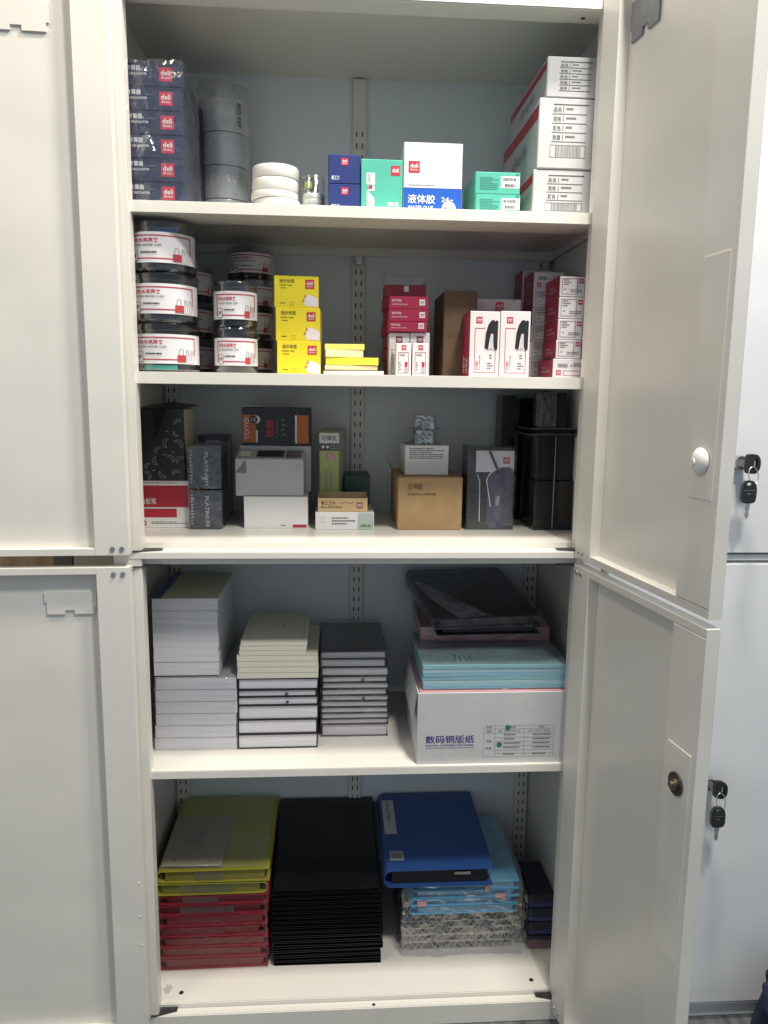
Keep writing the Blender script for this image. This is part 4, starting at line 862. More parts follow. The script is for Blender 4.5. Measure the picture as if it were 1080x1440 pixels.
for i in range(5):
    o, w_, d_, h_ = box_at('nail_clipper_pack', ('lime-green printed pack standing foremost behind the kraft box' if i == 0 else 'pale film pack standing in the row behind the lime-green pack, row place %s' % ('', 'second', 'third', 'fourth', 'last')[i]), 'pack',
                          448.8+i*2.2, 477+i*2.4, 608-i*1.6, 0.246+i*0.019, 0.014, zb, LIME if i == 0 else mat('pack_back', (0.32, 0.35, 0.24), 0.3, var=0.1), 'upright green packs', 690)
    if i == 0:
        F = face('front', w_, d_, h_)
        pr(o, F, 'white_header', PW, [('r', 0.01, 0.855, 0.99, 0.992)]); pr(o, F, 'black_band', PK, [('r', 0.01, 0.755, 0.99, 0.853)]); pr(o, F, 'lettering', PK, [('t', '可得优', 0.12, 0.885, 0.86, 0.955)], 2)
        pr(o, F, 'lettering', PW, [('c', 0.2, 0.805, 0.003), ('c', 0.42, 0.805, 0.003), ('fr', 0.56, 0.78, 0.72, 0.83, 0.0005), ('fr', 0.76, 0.78, 0.92, 0.83, 0.0005)], 2)
        pr(o, F, 'picture', mat('pink_splash', (0.55, 0.30, 0.25), 0.5, var=0.3, vscale=90), [('p', [(0.25, 0.70), (0.45, 0.735), (0.75, 0.72), (0.82, 0.64), (0.6, 0.60), (0.35, 0.63)])]); pr(o, F, 'fine_print', PG, [('d', 0.30, 0.2, 0.40, 0.5, 9), ('d', 0.55, 0.25, 0.65, 0.5, 6)])
        pr(o, F, 'picture', PK, [('p', [(0.52, 0.03), (0.70, 0.02), (0.90, 0.13), (0.82, 0.18), (0.66, 0.15)]), ]); pr(o, F, 'picture', LIME, [('p', [(0.62, 0.06), (0.70, 0.06), (0.80, 0.13), (0.72, 0.13)])], 2)
    put('film', film_box(w_, d_, h_, 0.0006, 0.0012, 7.0+i, FILM, 6, 60), o)
o, w_, d_, h_ = box_at('green_box', 'dark green low box behind the kraft box', 'box', 484, 520, 668, 0.275, 0.09, zb, mat('dark_green_card', (0.012, 0.05, 0.03), 0.4, var=0.1), bottom=700)
# --- kraft stapler box, white box and blister packs
yk = 0.16; pk = onY(605, 700, yk); w_ = onY(650, 690, yk).x-onY(559.5, 690, yk).x; h_ = onY(605, 671, yk).z-S3; d_ = 0.19
o = tag(put('kraft_box', bevbox(w_, d_, h_, KRAFT, 0.0015, 0.001), loc=(pk.x, yk, S3)), 'kraft cardboard stapler box with printed name, carrying a white box', 'carton')
F = face('front', w_, d_, h_); pr(o, F, 'lettering', mat('dark_brown_print', (0.07, 0.035, 0.015), 0.5, var=0), [('t', '订书机', 0.15, 0.76, 0.38, 0.88), ('t', 'KAIDEGA STAPLER', 0.15, 0.655, 0.59, 0.70)])
b = MB(); b.add([(-w_/2-0.0006, 0.002, h_-0.002), (-w_/2-0.0006, d_-0.01, h_-0.002), (-w_/2-0.016, d_-0.02, h_+0.030), (-w_/2-0.012, 0.03, h_+0.016)], [(0, 1, 2, 3)]); put('lid_flap', b.mesh('lid_flap', KRAFT), o)
zk = S3+h_+0.0004
o, w_, d_, h_ = box_at('white_box', 'white paperboard box with rows of small black print on the kraft box', 'box', 569.5, 631, 626, 0.195, 0.11, zk, WHITE, bottom=669, rz=0.02)
pr(o, face('front', w_, d_, h_), 'fine_print', PG, [('d', 0.10, 0.52, 0.9, 0.90, 6)]); zw = zk+h_+0.0005
SILV = mat('silver_foil', (0.50, 0.51, 0.53), 0.22, metal=1.0, var=0.45, vscale=70, bump=0.8, bscale=90); CARD = mat('blister_card', (0.30, 0.33, 0.32), 0.5, var=0.1)
p = onY(594, 612, 0.235)
for i in range(2):
    bp = thing('blister_pack', 'silver charger blister pack on card, %s of two on the white box' % ('lower', 'upper')[i], 'blister pack', (p.x+(0.001, 0.004)[i], 0.225+0.01*i, zw+i*0.0305), rz=(0.10, -0.12)[i], group='silver blister packs')
    cb = MB(); cb.box(-0.036, 0.036, -0.02, 0.05, 0.0, 0.0012); put('card', cb.mesh('card', CARD), bp)
    n_ = 7; bm = bmesh.new(); bmesh.ops.create_cube(bm, size=1); bmesh.ops.subdivide_edges(bm, edges=bm.edges[:], cuts=6, use_grid_fill=True)
    for v in bm.verts:
        tz = v.co.z+0.5; k = 1-0.10*tz
        v.co = Vector((v.co.x*0.040*k, v.co.y*0.036*k+0.008, 0.0014+tz*0.0275))+Vector((1, 1, 0.6))*noise.noise(v.co*9+Vector((i*4, 0, 0)))*0.0022
    for f in bm.faces: f.smooth = False
    me = bpy.data.meshes.new('charger'); bm.to_mesh(me); bm.free(); me.materials.append(SILV); put('charger', me, bp)
    put('clear_dome', film_box(0.046, 0.042, 0.028, 0.0006, 0.0012, 4.0+i, PETPL, 5, 60), bp, (0, -0.012, 0.0014))
# --- boxed electric clipper
o, w_, d_, h_ = box_at('clipper_box', 'dark window box with white header, red badge and clipper picture', 'box', 657, 723.5, 628.5, 0.165, 0.07, S3, mat('black_window_card', (0.010, 0.011, 0.015), 0.18, var=0.1), bottom=745)
F = face('front', w_, d_, h_)
pr(o, F, 'white_header', WHITE_BLUE, [('r', 0.17, 0.70, 0.97, 0.955)]); logo(o, F, 0.74, 0.80, 0.0135, layer=2)
pr(o, F, 'slate_panel', mat('slate_print', (0.05, 0.055, 0.08), 0.3, var=0.15), [('r', 0.42, 0.05, 0.97, 0.62)])
pr(o, F, 'picture', mat('slate_body', (0.075, 0.075, 0.12), 0.25, var=0.25, vscale=25), [('p', [(0.46, 0.02), (0.70, 0.02), (0.76, 0.46), (0.90, 0.50), (0.96, 0.55), (0.96, 0.72), (0.88, 0.76), (0.70, 0.755), (0.52, 0.70), (0.43, 0.62), (0.44, 0.52), (0.58, 0.44)])], 3)
pr(o, F, 'picture', PW, [('l', [(0.50, 0.28), (0.40, 0.60), (0.44, 0.66), (0.58, 0.74)], 0.0016), ('l', [(0.27, 0.10), (0.26, 0.58), (0.20, 0.67)], 0.0012)], 4)
pr(o, F, 'picture', PK, [('l', [(0.45, 0.95), (0.62, 0.74)], 0.0052), ('c', 0.64, 0.70, 0.003)], 5); pr(o, F, 'picture', PG, [('l', [(0.455, 0.94), (0.63, 0.73)], 0.0016)], 6)
pr(o, F, 'picture', mat('pale_screen', (0.25, 0.25, 0.32), 0.4, var=0), [('p', [(0.60, 0.30), (0.67, 0.30), (0.70, 0.42), (0.60, 0.40)])], 5)
put('film', film_box(w_, d_, h_, 0.0008, 0.001, 11.0, FILM, 6, 50), o)
# --- black pen holders
HOLD = mat('smoked_acrylic', (0.012, 0.012, 0.013), 0.12, var=0.2, vscale=20); MESHB = mat('black_mesh', (0.02, 0.02, 0.021), 0.5, var=0.3, vscale=200)
def hp(l, r, t, y, d, zb, nm, parent, bt_, mt=HOLD, bev=0.001):
    x0, x1 = onY(l, (t+bt_)/2, y).x, onY(r, (t+bt_)/2, y).x; z1 = onY((l+r)/2, t, y).z
    return put(nm, bevbox(x1-x0, d, z1-zb, mt, bev), parent, ((x0+x1)/2-parent.location.x, y-parent.location.y, zb-parent.location.z)), z1
p = onY(780, 700, 0.16)
ho = thing('pen_organiser', 'black two-tier pen organiser with flat tray, by the side panel', 'pen holder', (p.x, 0.16, S3))
_, z1 = hp(751, 806, 676, 0.16, 0.12, S3, 'lower_cup', ho, 745)
_, z2 = hp(754, 805, 613, 0.165, 0.11, z1+0.0004, 'upper_cup', ho, 675)
put('glass_edge', MB().box(-0.004, -0.0025, -0.0012, 0.0, 0.003, z2-S3-0.001).mesh('glass_edge', mat('pale_edge', (0.30, 0.33, 0.33), 0.2)), ho)
for k in range(2):
    w0 = onY(815, 605, 0.15).x-onY(748, 605, 0.15).x
    put('tray', bevbox(w0, 0.13, 0.004, HOLD, 0.0008), ho, (onY(781, 605, 0.15).x-p.x, -0.012, z2-S3+0.0003+k*0.0115))
    put('tray_rim', MB().box(-w0/2, w0/2, -0.0125, -0.0121, 0.0005+z2-S3+k*0.0115+0.0032, z2-S3+k*0.0115+0.0043).mesh('tray_rim', mat('pale_edge', (0.3, 0.33, 0.33))), ho, (onY(781, 605, 0.15).x-p.x, 0, 0))
put('post', MB().box(-0.03, 0.03, 0.0, 0.08, z2-S3+0.0045, z2-S3+0.0112).mesh('post', MESHB), ho)
_, z3 = hp(762, 797, 552, 0.17, 0.07, z2+0.0165, 'top_cup', ho, 597)
me = film_box(0.030, 0.030, z3-z2-0.02, 0.001, 0.002, 8.0, FILM2, 6, 60); put('film', me, ho, (-0.022, 0.0, z2-S3+0.017))
h2 = thing('pen_holder', 'tall black pen holder standing in shadow behind the two-tier organiser', 'pen holder', (onY(735, 700, 0.30).x, 0.30, S3))
_, z1 = hp(721, 752, 560, 0.30, 0.08, S3, 'cup', h2, 735)
h3 = thing('pen_holder', 'narrow black folder box against the back panel beside the clipper box', 'pen holder', (onY(712, 700, 0.34).x, 0.34, S3))
hp(703, 721, 556, 0.335, 0.055, S3, 'cup', h3, 735)
for k in range(4):
    pp = put('pen', lathe([(0.0005, 0.0), (0.0035, 0.004), (0.0035, 0.15), (0.002, 0.155), (0.0005, 0.155)], BLACKPL, 12), ho, (-0.02+k*0.012, 0.03+0.01*(k % 2), 0.0)); pp.location.z = 0.004

# ================================================================== fourth surface: notebooks and paper
PADTOP = mat('pad_cover', (0.50, 0.50, 0.38), 0.55, var=0.08, vscale=10)
def pad(l, r, t, bt_, y, zb, d, lab, mt=PAGES, cov=None, grp='writing pads', rz=0.0, nm='writing_pad'):
    o, w_, d_, h_ = box_at(nm, lab, 'note pad', l, r, t, y, d, zb, mt, grp, bt_, rz=rz, bev=0.0003, jit=0.0003)
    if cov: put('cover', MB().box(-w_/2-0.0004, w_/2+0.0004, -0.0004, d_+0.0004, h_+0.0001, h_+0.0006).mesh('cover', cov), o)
    return h_+(0.0007 if cov else 0.0001)
yp = 0.10; zb = S4
b0 = onYpix(276, yp, S4); rows = [(b0-(b0-953)*k/6, b0-(b0-953)*(k+1)/6) for k in range(6)]
for i, (b0, t0) in enumerate(rows):
    zb += pad(219+R.uniform(-1, 1), 333+R.uniform(-1.2, 1), t0, b0, yp, zb, 0.225, 'wide white pad in film beneath the narrow pads, %s' % ORD[5-i], cov=mat('pad_grey_cover', (0.35, 0.36, 0.36), 0.6), grp='wide white pads')  # each wide pad carries a thin plain grey cover sheet
    if i in (3, 5):
        o = COL.objects[-1]
zwide = zb
tag(put('film_wrap', film_box(onY(333, 1000, yp).x-onY(219, 1000, yp).x, 0.225, zwide-S4-0.001, 0.0012, 0.0015, 5.2, FILM, 12, 45), loc=((onY(333, 1000, yp).x+onY(219, 1000, yp).x)/2, yp, S4)), 'clear film wrapped tightly round the wide white pads', 'plastic film')
zb += 0.003
npad = 9; tops = [931.5-(931.5-849)*k/8 for k in range(9)]; prev = 952.5
for i in range(npad):
    t0 = tops[i]; last = i == npad-1
    zb += pad(216.5-0.35*i+R.uniform(-.2, .2), 307.5+R.uniform(-.6, .6)-0.2*i, t0, prev, yp+0.003, zb, 0.215, 'narrow white pad, %s of the tall pile with a green cover' % ORD[npad-i], cov=mat('pad_grey_cover', (0.35, 0.36, 0.36)) if i in (0, 7) else None, grp='narrow white pads'); prev = t0
o_h = pad(213.5, 306, 842, 849, yp+0.002, zb, 0.222, 'green-covered pad with a blue spine strip, topmost of the narrow pile', cov=PADTOP, grp='narrow white pads')
tp = [o for o in COL.objects if o.get('label', '').startswith('green-covered pad')][0]
w_ = onY(306, 846, yp).x-onY(213.5, 846, yp).x
put('blue_strip', MB().box(-w_/2-0.0002, -w_/2+0.016, 0.0, 0.222, o_h+0.0001, o_h+0.0012).mesh('blue_strip', mat('blue_spine', (0.02, 0.07, 0.22), 0.35, var=0.1)), tp)
# --- notebooks
def notebook(l, r, t, bt_, y, zb, d, lab, cover, pages, grp, rz=0.0, inset=0.003, board=0.0013, mark=False):
    ym = (t+bt_)/2; x0, x1 = onY(l, ym, y).x, onY(r, ym, y).x; h_ = onY((l+r)/2, t, y).z-zb; w_ = x1-x0
    o = thing('notebook', lab, 'notebook', ((x0+x1)/2, y, zb), rz, grp)
    b = MB(); b.box(-w_/2, w_/2, 0, d, 0, board); b.box(-w_/2, w_/2, 0, d, h_-board, h_); b.box(-w_/2, -w_/2+0.0015, 0, d, board, h_-board)
    me = fixn(b.mesh('cover', cover)); me2 = me
    for v in me.vertices:
        if v.co.z > h_*0.9: v.co.z += R.uniform(-0.0008, 0.0002)
    put('cover', me, o)
    put('pages', bevbox(w_-0.0022-inset, d-inset*2, h_-2*board-0.0006, pages, 0.0004, 0.0004), o, (0.0008-inset*0.3, inset, board+0.0002))
    if mark: put('ribbon', MB().box(w_*0.1, w_*0.1+0.006, -0.004, 0.004, h_*0.4, h_*0.4+0.0008).mesh('ribbon', BLKCOV), o)
    return h_+0.0003, o, w_
yc = 0.10; zb = S4
b0 = onYpix(390, yc, S4); seq = [('b', b0, b0-(b0-992)/3), ('b', b0-(b0-992)/3, b0-(b0-992)*2/3), ('b', b0-(b0-992)*2/3, 992), ('b', 990, 980), ('b', 979.5, 970), ('b', 969, 954)]
for i, (k, b0, t0) in enumerate(seq):
    h_, o, w_ = notebook(335+R.uniform(-1, 1), 447+R.uniform(-2, 1), t0, b0, yc, zb, 0.20, 'black-covered notebook with white pages, %s beneath the cream notebooks' % ORD[5-i], BLKCOV, PAGES, 'black notebooks under the cream ones', rz=R.uniform(-.01, .01), mark=i in (3, 4)); zb += h_
seqc = [(333.5, 447.5, 946, 953.5), (334, 447, 938, 945.5), (333.5, 446.5, 930, 937.5), (333, 446.5, 922, 929.5), (336.5, 430, 915, 921.5), (337, 431, 908.5, 914.5), (338.5, 432, 902.5, 908)]
for i, (l, r, t0, b0) in enumerate(seqc):
    zb += pad(l, r, t0, b0, yc, zb, 0.20, ('cream notebook, %s of the wide cream ones' % ORD[3-i]) if i < 4 else ('narrow cream notebook, %s of three on the wide cream ones' % ('bottom', 'middle', 'top')[i-4]), CREAMP, CREAM, 'cream notebooks', R.uniform(-.006, .006), 'notebook')
tp = [o for o in COL.objects if o.get('label', '').startswith('narrow cream notebook, top')][0]
wn = onY(432, 905, yc).x-onY(338.5, 905, yc).x; hn = max(v.co.z for v in tp.data.vertices)+0.0006
F = ((lambda u, v, o: (-wn/2+u, v, hn+o)), wn, 0.20)
pr(tp, F, 'emblem', mat('taupe_print', (0.20, 0.19, 0.17), 0.5, var=0), [('p', [(0.56, 0.55), (0.60, 0.48), (0.64, 0.55), (0.60, 0.53)]), ('t', 'S', 0.50, 0.50, 0.54, 0.55), ('l', [(0.30, 0.40), (0.70, 0.40)], 0.0004), ('fr', 0.06, 0.06, 0.94, 0.94, 0.0004)])
yb = 0.150; zb = S4
tt = [1027, 1018.5, 1011, 1003, 994.5, 986, 978, 969, 960, 951, 938.5, 927, 916.5]
for i in range(12):
    h_, o, w_ = notebook(451+R.uniform(-1, 1.5)+(1.2 if i in (7, 8) else 0), 546+R.uniform(-2, 1.5)-(2 if i > 9 else 0), tt[i+1], tt[i], yb, zb, 0.205, 'black notebook with pale page edges, %s of the pile under film' % ORD[11-i], BLKCOV, mat('pinkish_pages', (0.66, 0.62, 0.64), 0.75, var=0.1, vscale=10, stretch=(1, 1, 60)), 'black notebooks under film', rz=R.uniform(-.015, .015), mark=i in (5, 8)); zb += h_
me = film_box(0.134, 0.207, zb-S4, 0.0030, 0.0030, 2.2, FILM, 16, 30)
tag(put('film_wrap', me, loc=(onY(498, 950, yb).x, yb, S4)), 'crinkled clear film draped over the pile of black notebooks', 'plastic film')
# --- copperplate paper carton, coloured paper and binders
yb = 0.020; x0, x1 = onY(587, 1020, yb).x, onY(799.5, 1020, yb).x; w_ = x1-x0; h_ = onY(690, 973.5, yb).z-S4; d_ = 0.225
pc = thing('paper_carton', 'open white carton of copperplate paper with blue lettering and a printed table', 'carton', ((x0+x1)/2, yb, S4))
b = MB(); t_ = 0.003
b.box(-w_/2, w_/2, 0, t_, 0, h_); b.box(-w_/2, w_/2, d_-t_, d_, 0, h_); b.box(-w_/2, -w_/2+t_, t_+.0001, d_-t_-.0001, 0, h_-0.0005); b.box(w_/2-t_, w_/2, t_+.0001, d_-t_-.0001, 0, h_-0.0005); b.box(-w_/2+t_, w_/2-t_, t_, d_-t_, 0, t_)
me = fixn(b.mesh('carton', CARTON)); bm = bmesh.new(); bm.from_mesh(me); bmesh.ops.bevel(bm, geom=bm.edges[:], offset=0.0008, segments=1, affect='EDGES'); bm.to_mesh(me); bm.free()
ct = put('carton_body', me, pc); F = face('front', w_, d_, h_)
b = MB(); b.add([(-w_/2-0.0005, 0.004, h_-0.001), (-w_/2-0.0005, d_-0.004, h_-0.001), (-w_/2-0.010, d_-0.01, h_-0.060), (-w_/2-0.008, 0.012, h_-0.064)], [(0, 1, 2, 3)])
put('side_flap', b.mesh('side_flap', CARTON), pc)
pr(ct, F, 'lettering', PN, [('t', '数码铜版纸', 0.055, 0.295, 0.375, 0.405), ('t', 'DIGITAL COPPERPLATE PAPER', 0.055, 0.255, 0.372, 0.278), ('r', 0.055, 0.228, 0.373, 0.233)])
it = [('fr', 0.435, 0.09, 0.905, 0.535, 0.0006)]
for v in (0.485, 0.425, 0.365, 0.305, 0.245, 0.185, 0.135): it.append(('r', 0.435 if v > 0.4 else 0.51, v, 0.905, v+0.005))
it += [('r', 0.51, 0.09, 0.5125, 0.535), ('r', 0.705, 0.09, 0.7075, 0.485)]
pr(ct, F, 'printed_table', mat('table_grey', (0.30, 0.30, 0.31), 0.5, var=0), it)
it = [('t', '类型', 0.455, 0.50, 0.49, 0.525), ('t', '规格', 0.455, 0.438, 0.49, 0.468), ('t', '克重', 0.455, 0.30, 0.49, 0.33), ('t', '数量', 0.455, 0.20, 0.49, 0.23), ('t', '单光', 0.61, 0.497, 0.65, 0.525), ('t', '双光', 0.80, 0.497, 0.84, 0.525), ('t', 'A4 (297*210)', 0.53, 0.440, 0.68, 0.468), ('t', 'A3 (297*420)', 0.73, 0.440, 0.88, 0.468)]
for v in (0.378, 0.318, 0.258, 0.198, 0.105): it += [('d', 0.57, v, 0.685, v+0.035, 1), ('d', 0.765, v, 0.885, v+0.035, 1)]
pr(ct, F, 'lettering', PG, it)
pr(ct, F, 'green_dot', GREENP, [('c', 0.595, 0.505, 0.0052), ('c', 0.542, 0.268, 0.0052)], 2)
PINKP = mat('pink_paper', (0.52, 0.25, 0.27), 0.7, var=0.1, vscale=10, stretch=(1, 1, 80)); BLUP = mat('blue_paper', (0.32, 0.55, 0.62), 0.6, var=0.24, vscale=10, stretch=(0.6, 0.6, 90), bump=0.4, bscale=10)
def ream(nm, lab, l, r, t, y, d, zb, mt, bt_, seed, rz=0.0, film=True, xc=None, w=None, h=None):
    if w is None: o, w_, d_, h_ = box_at(nm, lab, 'paper', l, r, t, y, d, zb, mt, 'reams of coloured paper', bt_, rz=rz, bev=0.001, jit=0.0012)
    if film: put('film', film_box(w_, d_, h_, 0.0006, 0.0014, seed, FILM, 10, 50), o)
    return h_
zb = S4+h_-0.0105
hh = zb-S4-0.0034
o = tag(put('paper_ream', bevbox(w_-0.010, 0.212, hh, mat('white_paper', (0.7, 0.7, 0.7), 0.7), 0.001), loc=((x0+x1)/2, yb+0.0045, S4+0.0032)), 'white paper block inside the copperplate carton', 'paper', 'reams of coloured paper')
zb = S4+0.0034+hh
hp_ = 0.012; o = tag(put('paper_ream', bevbox(w_-0.008, 0.214, hp_, PINKP, 0.001), loc=((x0+x1)/2, yb+0.0040, zb)), 'thin pink paper layer at the rim of the open carton', 'paper', 'reams of coloured paper')
zb += hp_+0.0016
NP = 6; zp0 = zb; rowt = [968-(968-934.5)*k/NP for k in range(NP+1)]
BLUS = [mat('blue_paper_%s' % nm_, c_, 0.6, var=0.22, vscale=10, stretch=(0.6, 0.6, 90), bump=0.4, bscale=10) for nm_, c_ in (('sky', (0.24, 0.50, 0.62)), ('pale', (0.42, 0.62, 0.68)), ('teal', (0.24, 0.50, 0.55)))]
for i in range(NP):
    o, w_, d_, h_ = box_at('paper_ream', 'thin light blue paper bundle on the carton, %s' % ORD[NP-1-i], 'paper', 594.5+R.uniform(-1, 1), 799.5+R.uniform(-1.5, 0.5), rowt[i+1], yb+0.011+R.uniform(0, .002), 0.205, zb, BLUS[i % 3], 'reams of coloured paper', rowt[i], bev=0.0004, jit=0.0008, rz=R.uniform(-.004, .004))
    zb += h_+0.0002
    top = o
ztop = zb+0.0016; hn = h_; wn = w_-0.002
pr(top, ((lambda u, v, o: (-wn/2+u, v, hn+o)), wn, 0.205), 'cover_sheet', mat('grey_teal_sheet', (0.16, 0.24, 0.26), 0.3, var=0.25, vscale=14), [('r', 0.0, 0.005, 1.0, 0.995)])
pr(top, ((lambda u, v, o: (-wn/2+u, v, hn+o)), wn, 0.205), 'dark_smudge', PK, [('l', [(0.20, 0.30), (0.24, 0.28), (0.235, 0.12), (0.20, 0.08)], 0.002), ('l', [(0.27, 0.26), (0.265, 0.10)], 0.002), ('l', [(0.30, 0.27), (0.31, 0.12), (0.345, 0.14), (0.34, 0.26)], 0.0018)], 2)
tag(put('film_wrap', film_box(w_, 0.208, zb-zp0, 0.0012, 0.0022, 3.3, FILM2, 12, 34), loc=(top.location.x, yb+0.0095, zp0)), 'wrinkled clear film round the light blue paper on the carton', 'plastic film')
o, w_, d_, h_ = box_at('paper_ream', 'dusky pink paper ream in film under the black binder', 'paper', 592, 772, 882, 0.170, 0.22, ztop, PINKP, 'reams of coloured paper', 894, bev=0.001, rz=-0.02)
put('film', film_box(w_, d_, h_, 0.0006, 0.0016, 9.1, FILM2, 10, 50), o); zb = ztop+h_+0.0030
BIND = mat('black_binder', (0.010, 0.011, 0.018), 0.33, var=0.15, vscale=20)
def binder(nm, lab, cx, y, zb, w_, d_, h_, cover, inner, rz, cat='binder', grp=None, thick=0.0018, wave=0.0015, open_right=True, tilt=0.0, slope=(0.0, 0.0)):
    """lever folder lying flat: rounded spine on one side, boards above and below"""
    o = thing(nm, lab, cat, (cx, y, zb), rz, grp); sx = 1 if open_right else -1
    prof = [(sx*w_/2, h_)]; nseg = 8
    for k in range(nseg+1):
        a = math.pi/2+math.pi*k/nseg; prof.append((sx*(-w_/2+h_*0.42+h_*0.42*math.cos(a)), h_/2+h_/2*math.sin(a)))
    prof.append((sx*w_/2, 0)); ny = 10; vs = []; fs = []; m_ = len(prof)
    inn = []
    for j, (x, z) in enumerate(prof):
        a = Vector(prof[max(0, j-1)]); c = Vector(prof[min(m_-1, j+1)]); e = (c-a).normalized(); n_ = Vector((-e.y, e.x))*sx
        inn.append((x+n_.x*thick, z+n_.y*thick))
    sd = R.uniform(0, 50)
    for k in range(ny+1):
        yy = d_*k/ny
        for ring in (prof, inn):
            for (x, z) in ring:
                wv = wave*noise.noise(Vector((x*9+sd, yy*9, 0)))*(z/h_) - (wave*1.2 if k in (0, ny) else 0)*(z/h_)
                vs.append((x, yy, z+wv+tilt*(x*sx)*(z/h_)+yy*(slope[0]+(slope[1]-slope[0])*z/h_)))
    for k in range(ny):
        p0, p1 = k*2*m_, (k+1)*2*m_
        for j in range(m_-1): fs += [(p0+j, p0+j+1, p1+j+1, p1+j), (p0+m_+j, p1+m_+j, p1+m_+j+1, p0+m_+j+1)]
        fs += [(p0, p1, p1+m_, p0+m_), (p0+m_-1, p0+2*m_-1, p1+2*m_-1, p1+m_-1)]
    for p0, fl in ((0, 1), (ny*2*m_, -1)):
        for j in range(m_-1): fs.append((p0+j, p0+m_+j, p0+m_+j+1, p0+j+1)[::fl])
    me = fixn(mesh('cover', vs, fs, cover)); put('cover', me, o)
    if inner:
        me = bevbox(w_*0.88, d_-0.014, max(0.001, h_-2*thick-0.0012-wave*1.4), inner, 0.0005)
        for v in me.vertices: v.co.z += v.co.y*(slope[0]+(slope[1]-slope[0])*v.co.z/h_)
        put('inner_sheets', me, o, (sx*w_*0.015, 0.004+R.uniform(0, 0.008), thick+0.0004))
    return o
hb = onY(675, 868, 0.105).z-zb; SK = (onY(655, 800, 0.385).z-onY(675, 868, 0.105).z)/0.28
h1 = hb*0.46
binder('ring_binder', 'black binder lying under the filmed binder with the printed sheet', onY(668, 840, 0.24).x+0.004, 0.110, zb, 0.218, 0.278, h1-0.0006, BIND, mat('binder_dark_inner', (0.03, 0.03, 0.045), 0.3), math.radians(2), slope=(0.0, SK*0.4), thick=0.0020, wave=0.0006)
zb2 = zb+h1; hb = hb-h1
bo = binder('ring_binder', 'black binder in film with a printed grey sheet, on the coloured paper', onY(668, 840, 0.24).x, 0.103, zb2, 0.226, 0.285, hb, BIND, mat('binder_dark_inner', (0.03, 0.03, 0.045), 0.3), math.radians(6), slope=(SK*0.4, SK), thick=0.0020, wave=0.0006)
pr(bo, ((lambda u, v, o: (-0.113+u, v, hb+0.0010+o+v*SK)), 0.226, 0.285), 'printed_sheet', mat('grey_print_sheet', (0.22, 0.23, 0.25), 0.3, var=0.8, vscale=40), [('p', [(0.03, 0.74), (0.16, 0.60), (0.52, 0.03), (0.24, -0.01), (0.10, 0.30), (0.02, 0.60)])], 2)
o = binder('ring_binder', 'second black binder beneath the filmed one, spine edge showing', 0, 0, 0, 0.001, 0.001, 0.001, BIND, None, 0) if False else None
me = film_box(0.232, 0.287, hb, 0.002, 0.0035, 6.6, FILM3, 12, 26)
for v in me.vertices: v.co.z += max(0, v.co.y)*(SK*0.4+SK*0.6*min(1, v.co.z/hb))
put('film', me, bo)

# ================================================================== cabinet floor: folders
YF = mat('yellow_folder', (0.38, 0.345, 0.035), 0.36, var=0.06, vscale=8); RF = mat('red_folder', (0.28, 0.016, 0.034), 0.36, var=0.06, vscale=8); RIN = mat('red_inner', (0.20, 0.02, 0.03), 0.4)
def folder_pile(items, l, r, y, d, grp, st=0.0):
    zb = S5; n = len(items); zt_all = onY((l+r)/2, items[-1][1], y).z-S5
    for i, (b0, t0, cov, inn, lab, dl, dr) in enumerate(items):
        x0, x1 = onY(l+dl, (b0+t0)/2, y).x, onY(r+dr, (b0+t0)/2, y).x; z1 = onY((l+r)/2, t0, y).z; h_ = z1-zb
        o = binder('document_folder', lab, (x0+x1)/2, y, zb, x1-x0, d, h_-0.0006, cov, inn, R.uniform(-.01, .01), 'folder', grp, thick=0.0012, wave=0.0022, open_right=(i % 2 == 0), tilt=R.uniform(-.012, .012), slope=(st*(zb-S5)/zt_all, st*(z1-S5)/zt_all))
        zb = z1
        if (inn in (RIN,) or cov is YF) and i > 4:
            put('clear_pocket', MB().box(-0.05+R.uniform(-.02, .02), 0.02+R.uniform(-.02, .04), -0.0012, -0.0004, h_*0.25, h_*0.8).mesh('clear_pocket', PETPL), o)
        last = o
    return zb, last
it = []
b0 = onYpix(298, 0.112, S5); ys = [b0-(b0-1272)*k/6 for k in range(6)]+[1272, 1258, 1240.5, 1222]
for i in range(9):
    yel = i >= 7
    it.append((ys[i], ys[i+1], YF if yel else RF, mat('olive_inner', (0.22, 0.20, 0.03), 0.4) if yel else RIN, ('yellow folder, %s of the two on the red folders' % ('lower', 'upper')[i-7]) if yel else 'red folder, %s of those under the yellow folders' % ORD[6-i], R.uniform(-1.5, 2), R.uniform(-2, 2)))
zb, last = folder_pile(it, 220, 377, 0.112, 0.285, 'red and yellow folders', 0.02)
wl = 0.226
bk = tag(put('booklet', bevbox(0.125, 0.185, 0.003, mat('drab_booklet', (0.36, 0.32, 0.24), 0.45, var=0.06), 0.0006), loc=(last.location.x-0.045, 0.118, zb+0.0022), rz=-0.03), 'drab booklet with small lettering lying on the yellow folder', 'booklet')
pr(bk, ((lambda u, v, o: (-0.0625+u, v, 0.003+o)), 0.125, 0.185), 'lettering', PG, [('d', 0.44, 0.36, 0.52, 0.70, 6), ('c', 0.18, 0.12, 0.004)])
me = film_box(0.215, 0.275, 0.007, 0.001, 0.0032, 3.9, FILM, 14, 22); tag(put('film_wrap', me, loc=(last.location.x, 0.114, zb+0.0015)), 'clear film sleeve over the booklet and yellow folder', 'plastic film')
BKF = mat('black_folder', (0.006, 0.006, 0.008), 0.24, var=0.2, vscale=8); BKI = mat('grey_inner', (0.08, 0.08, 0.085), 0.4)
b0 = onYpix(460, 0.112, S5); NB = 16; ys = [b0-(b0-1248)*k/NB for k in range(NB+1)]
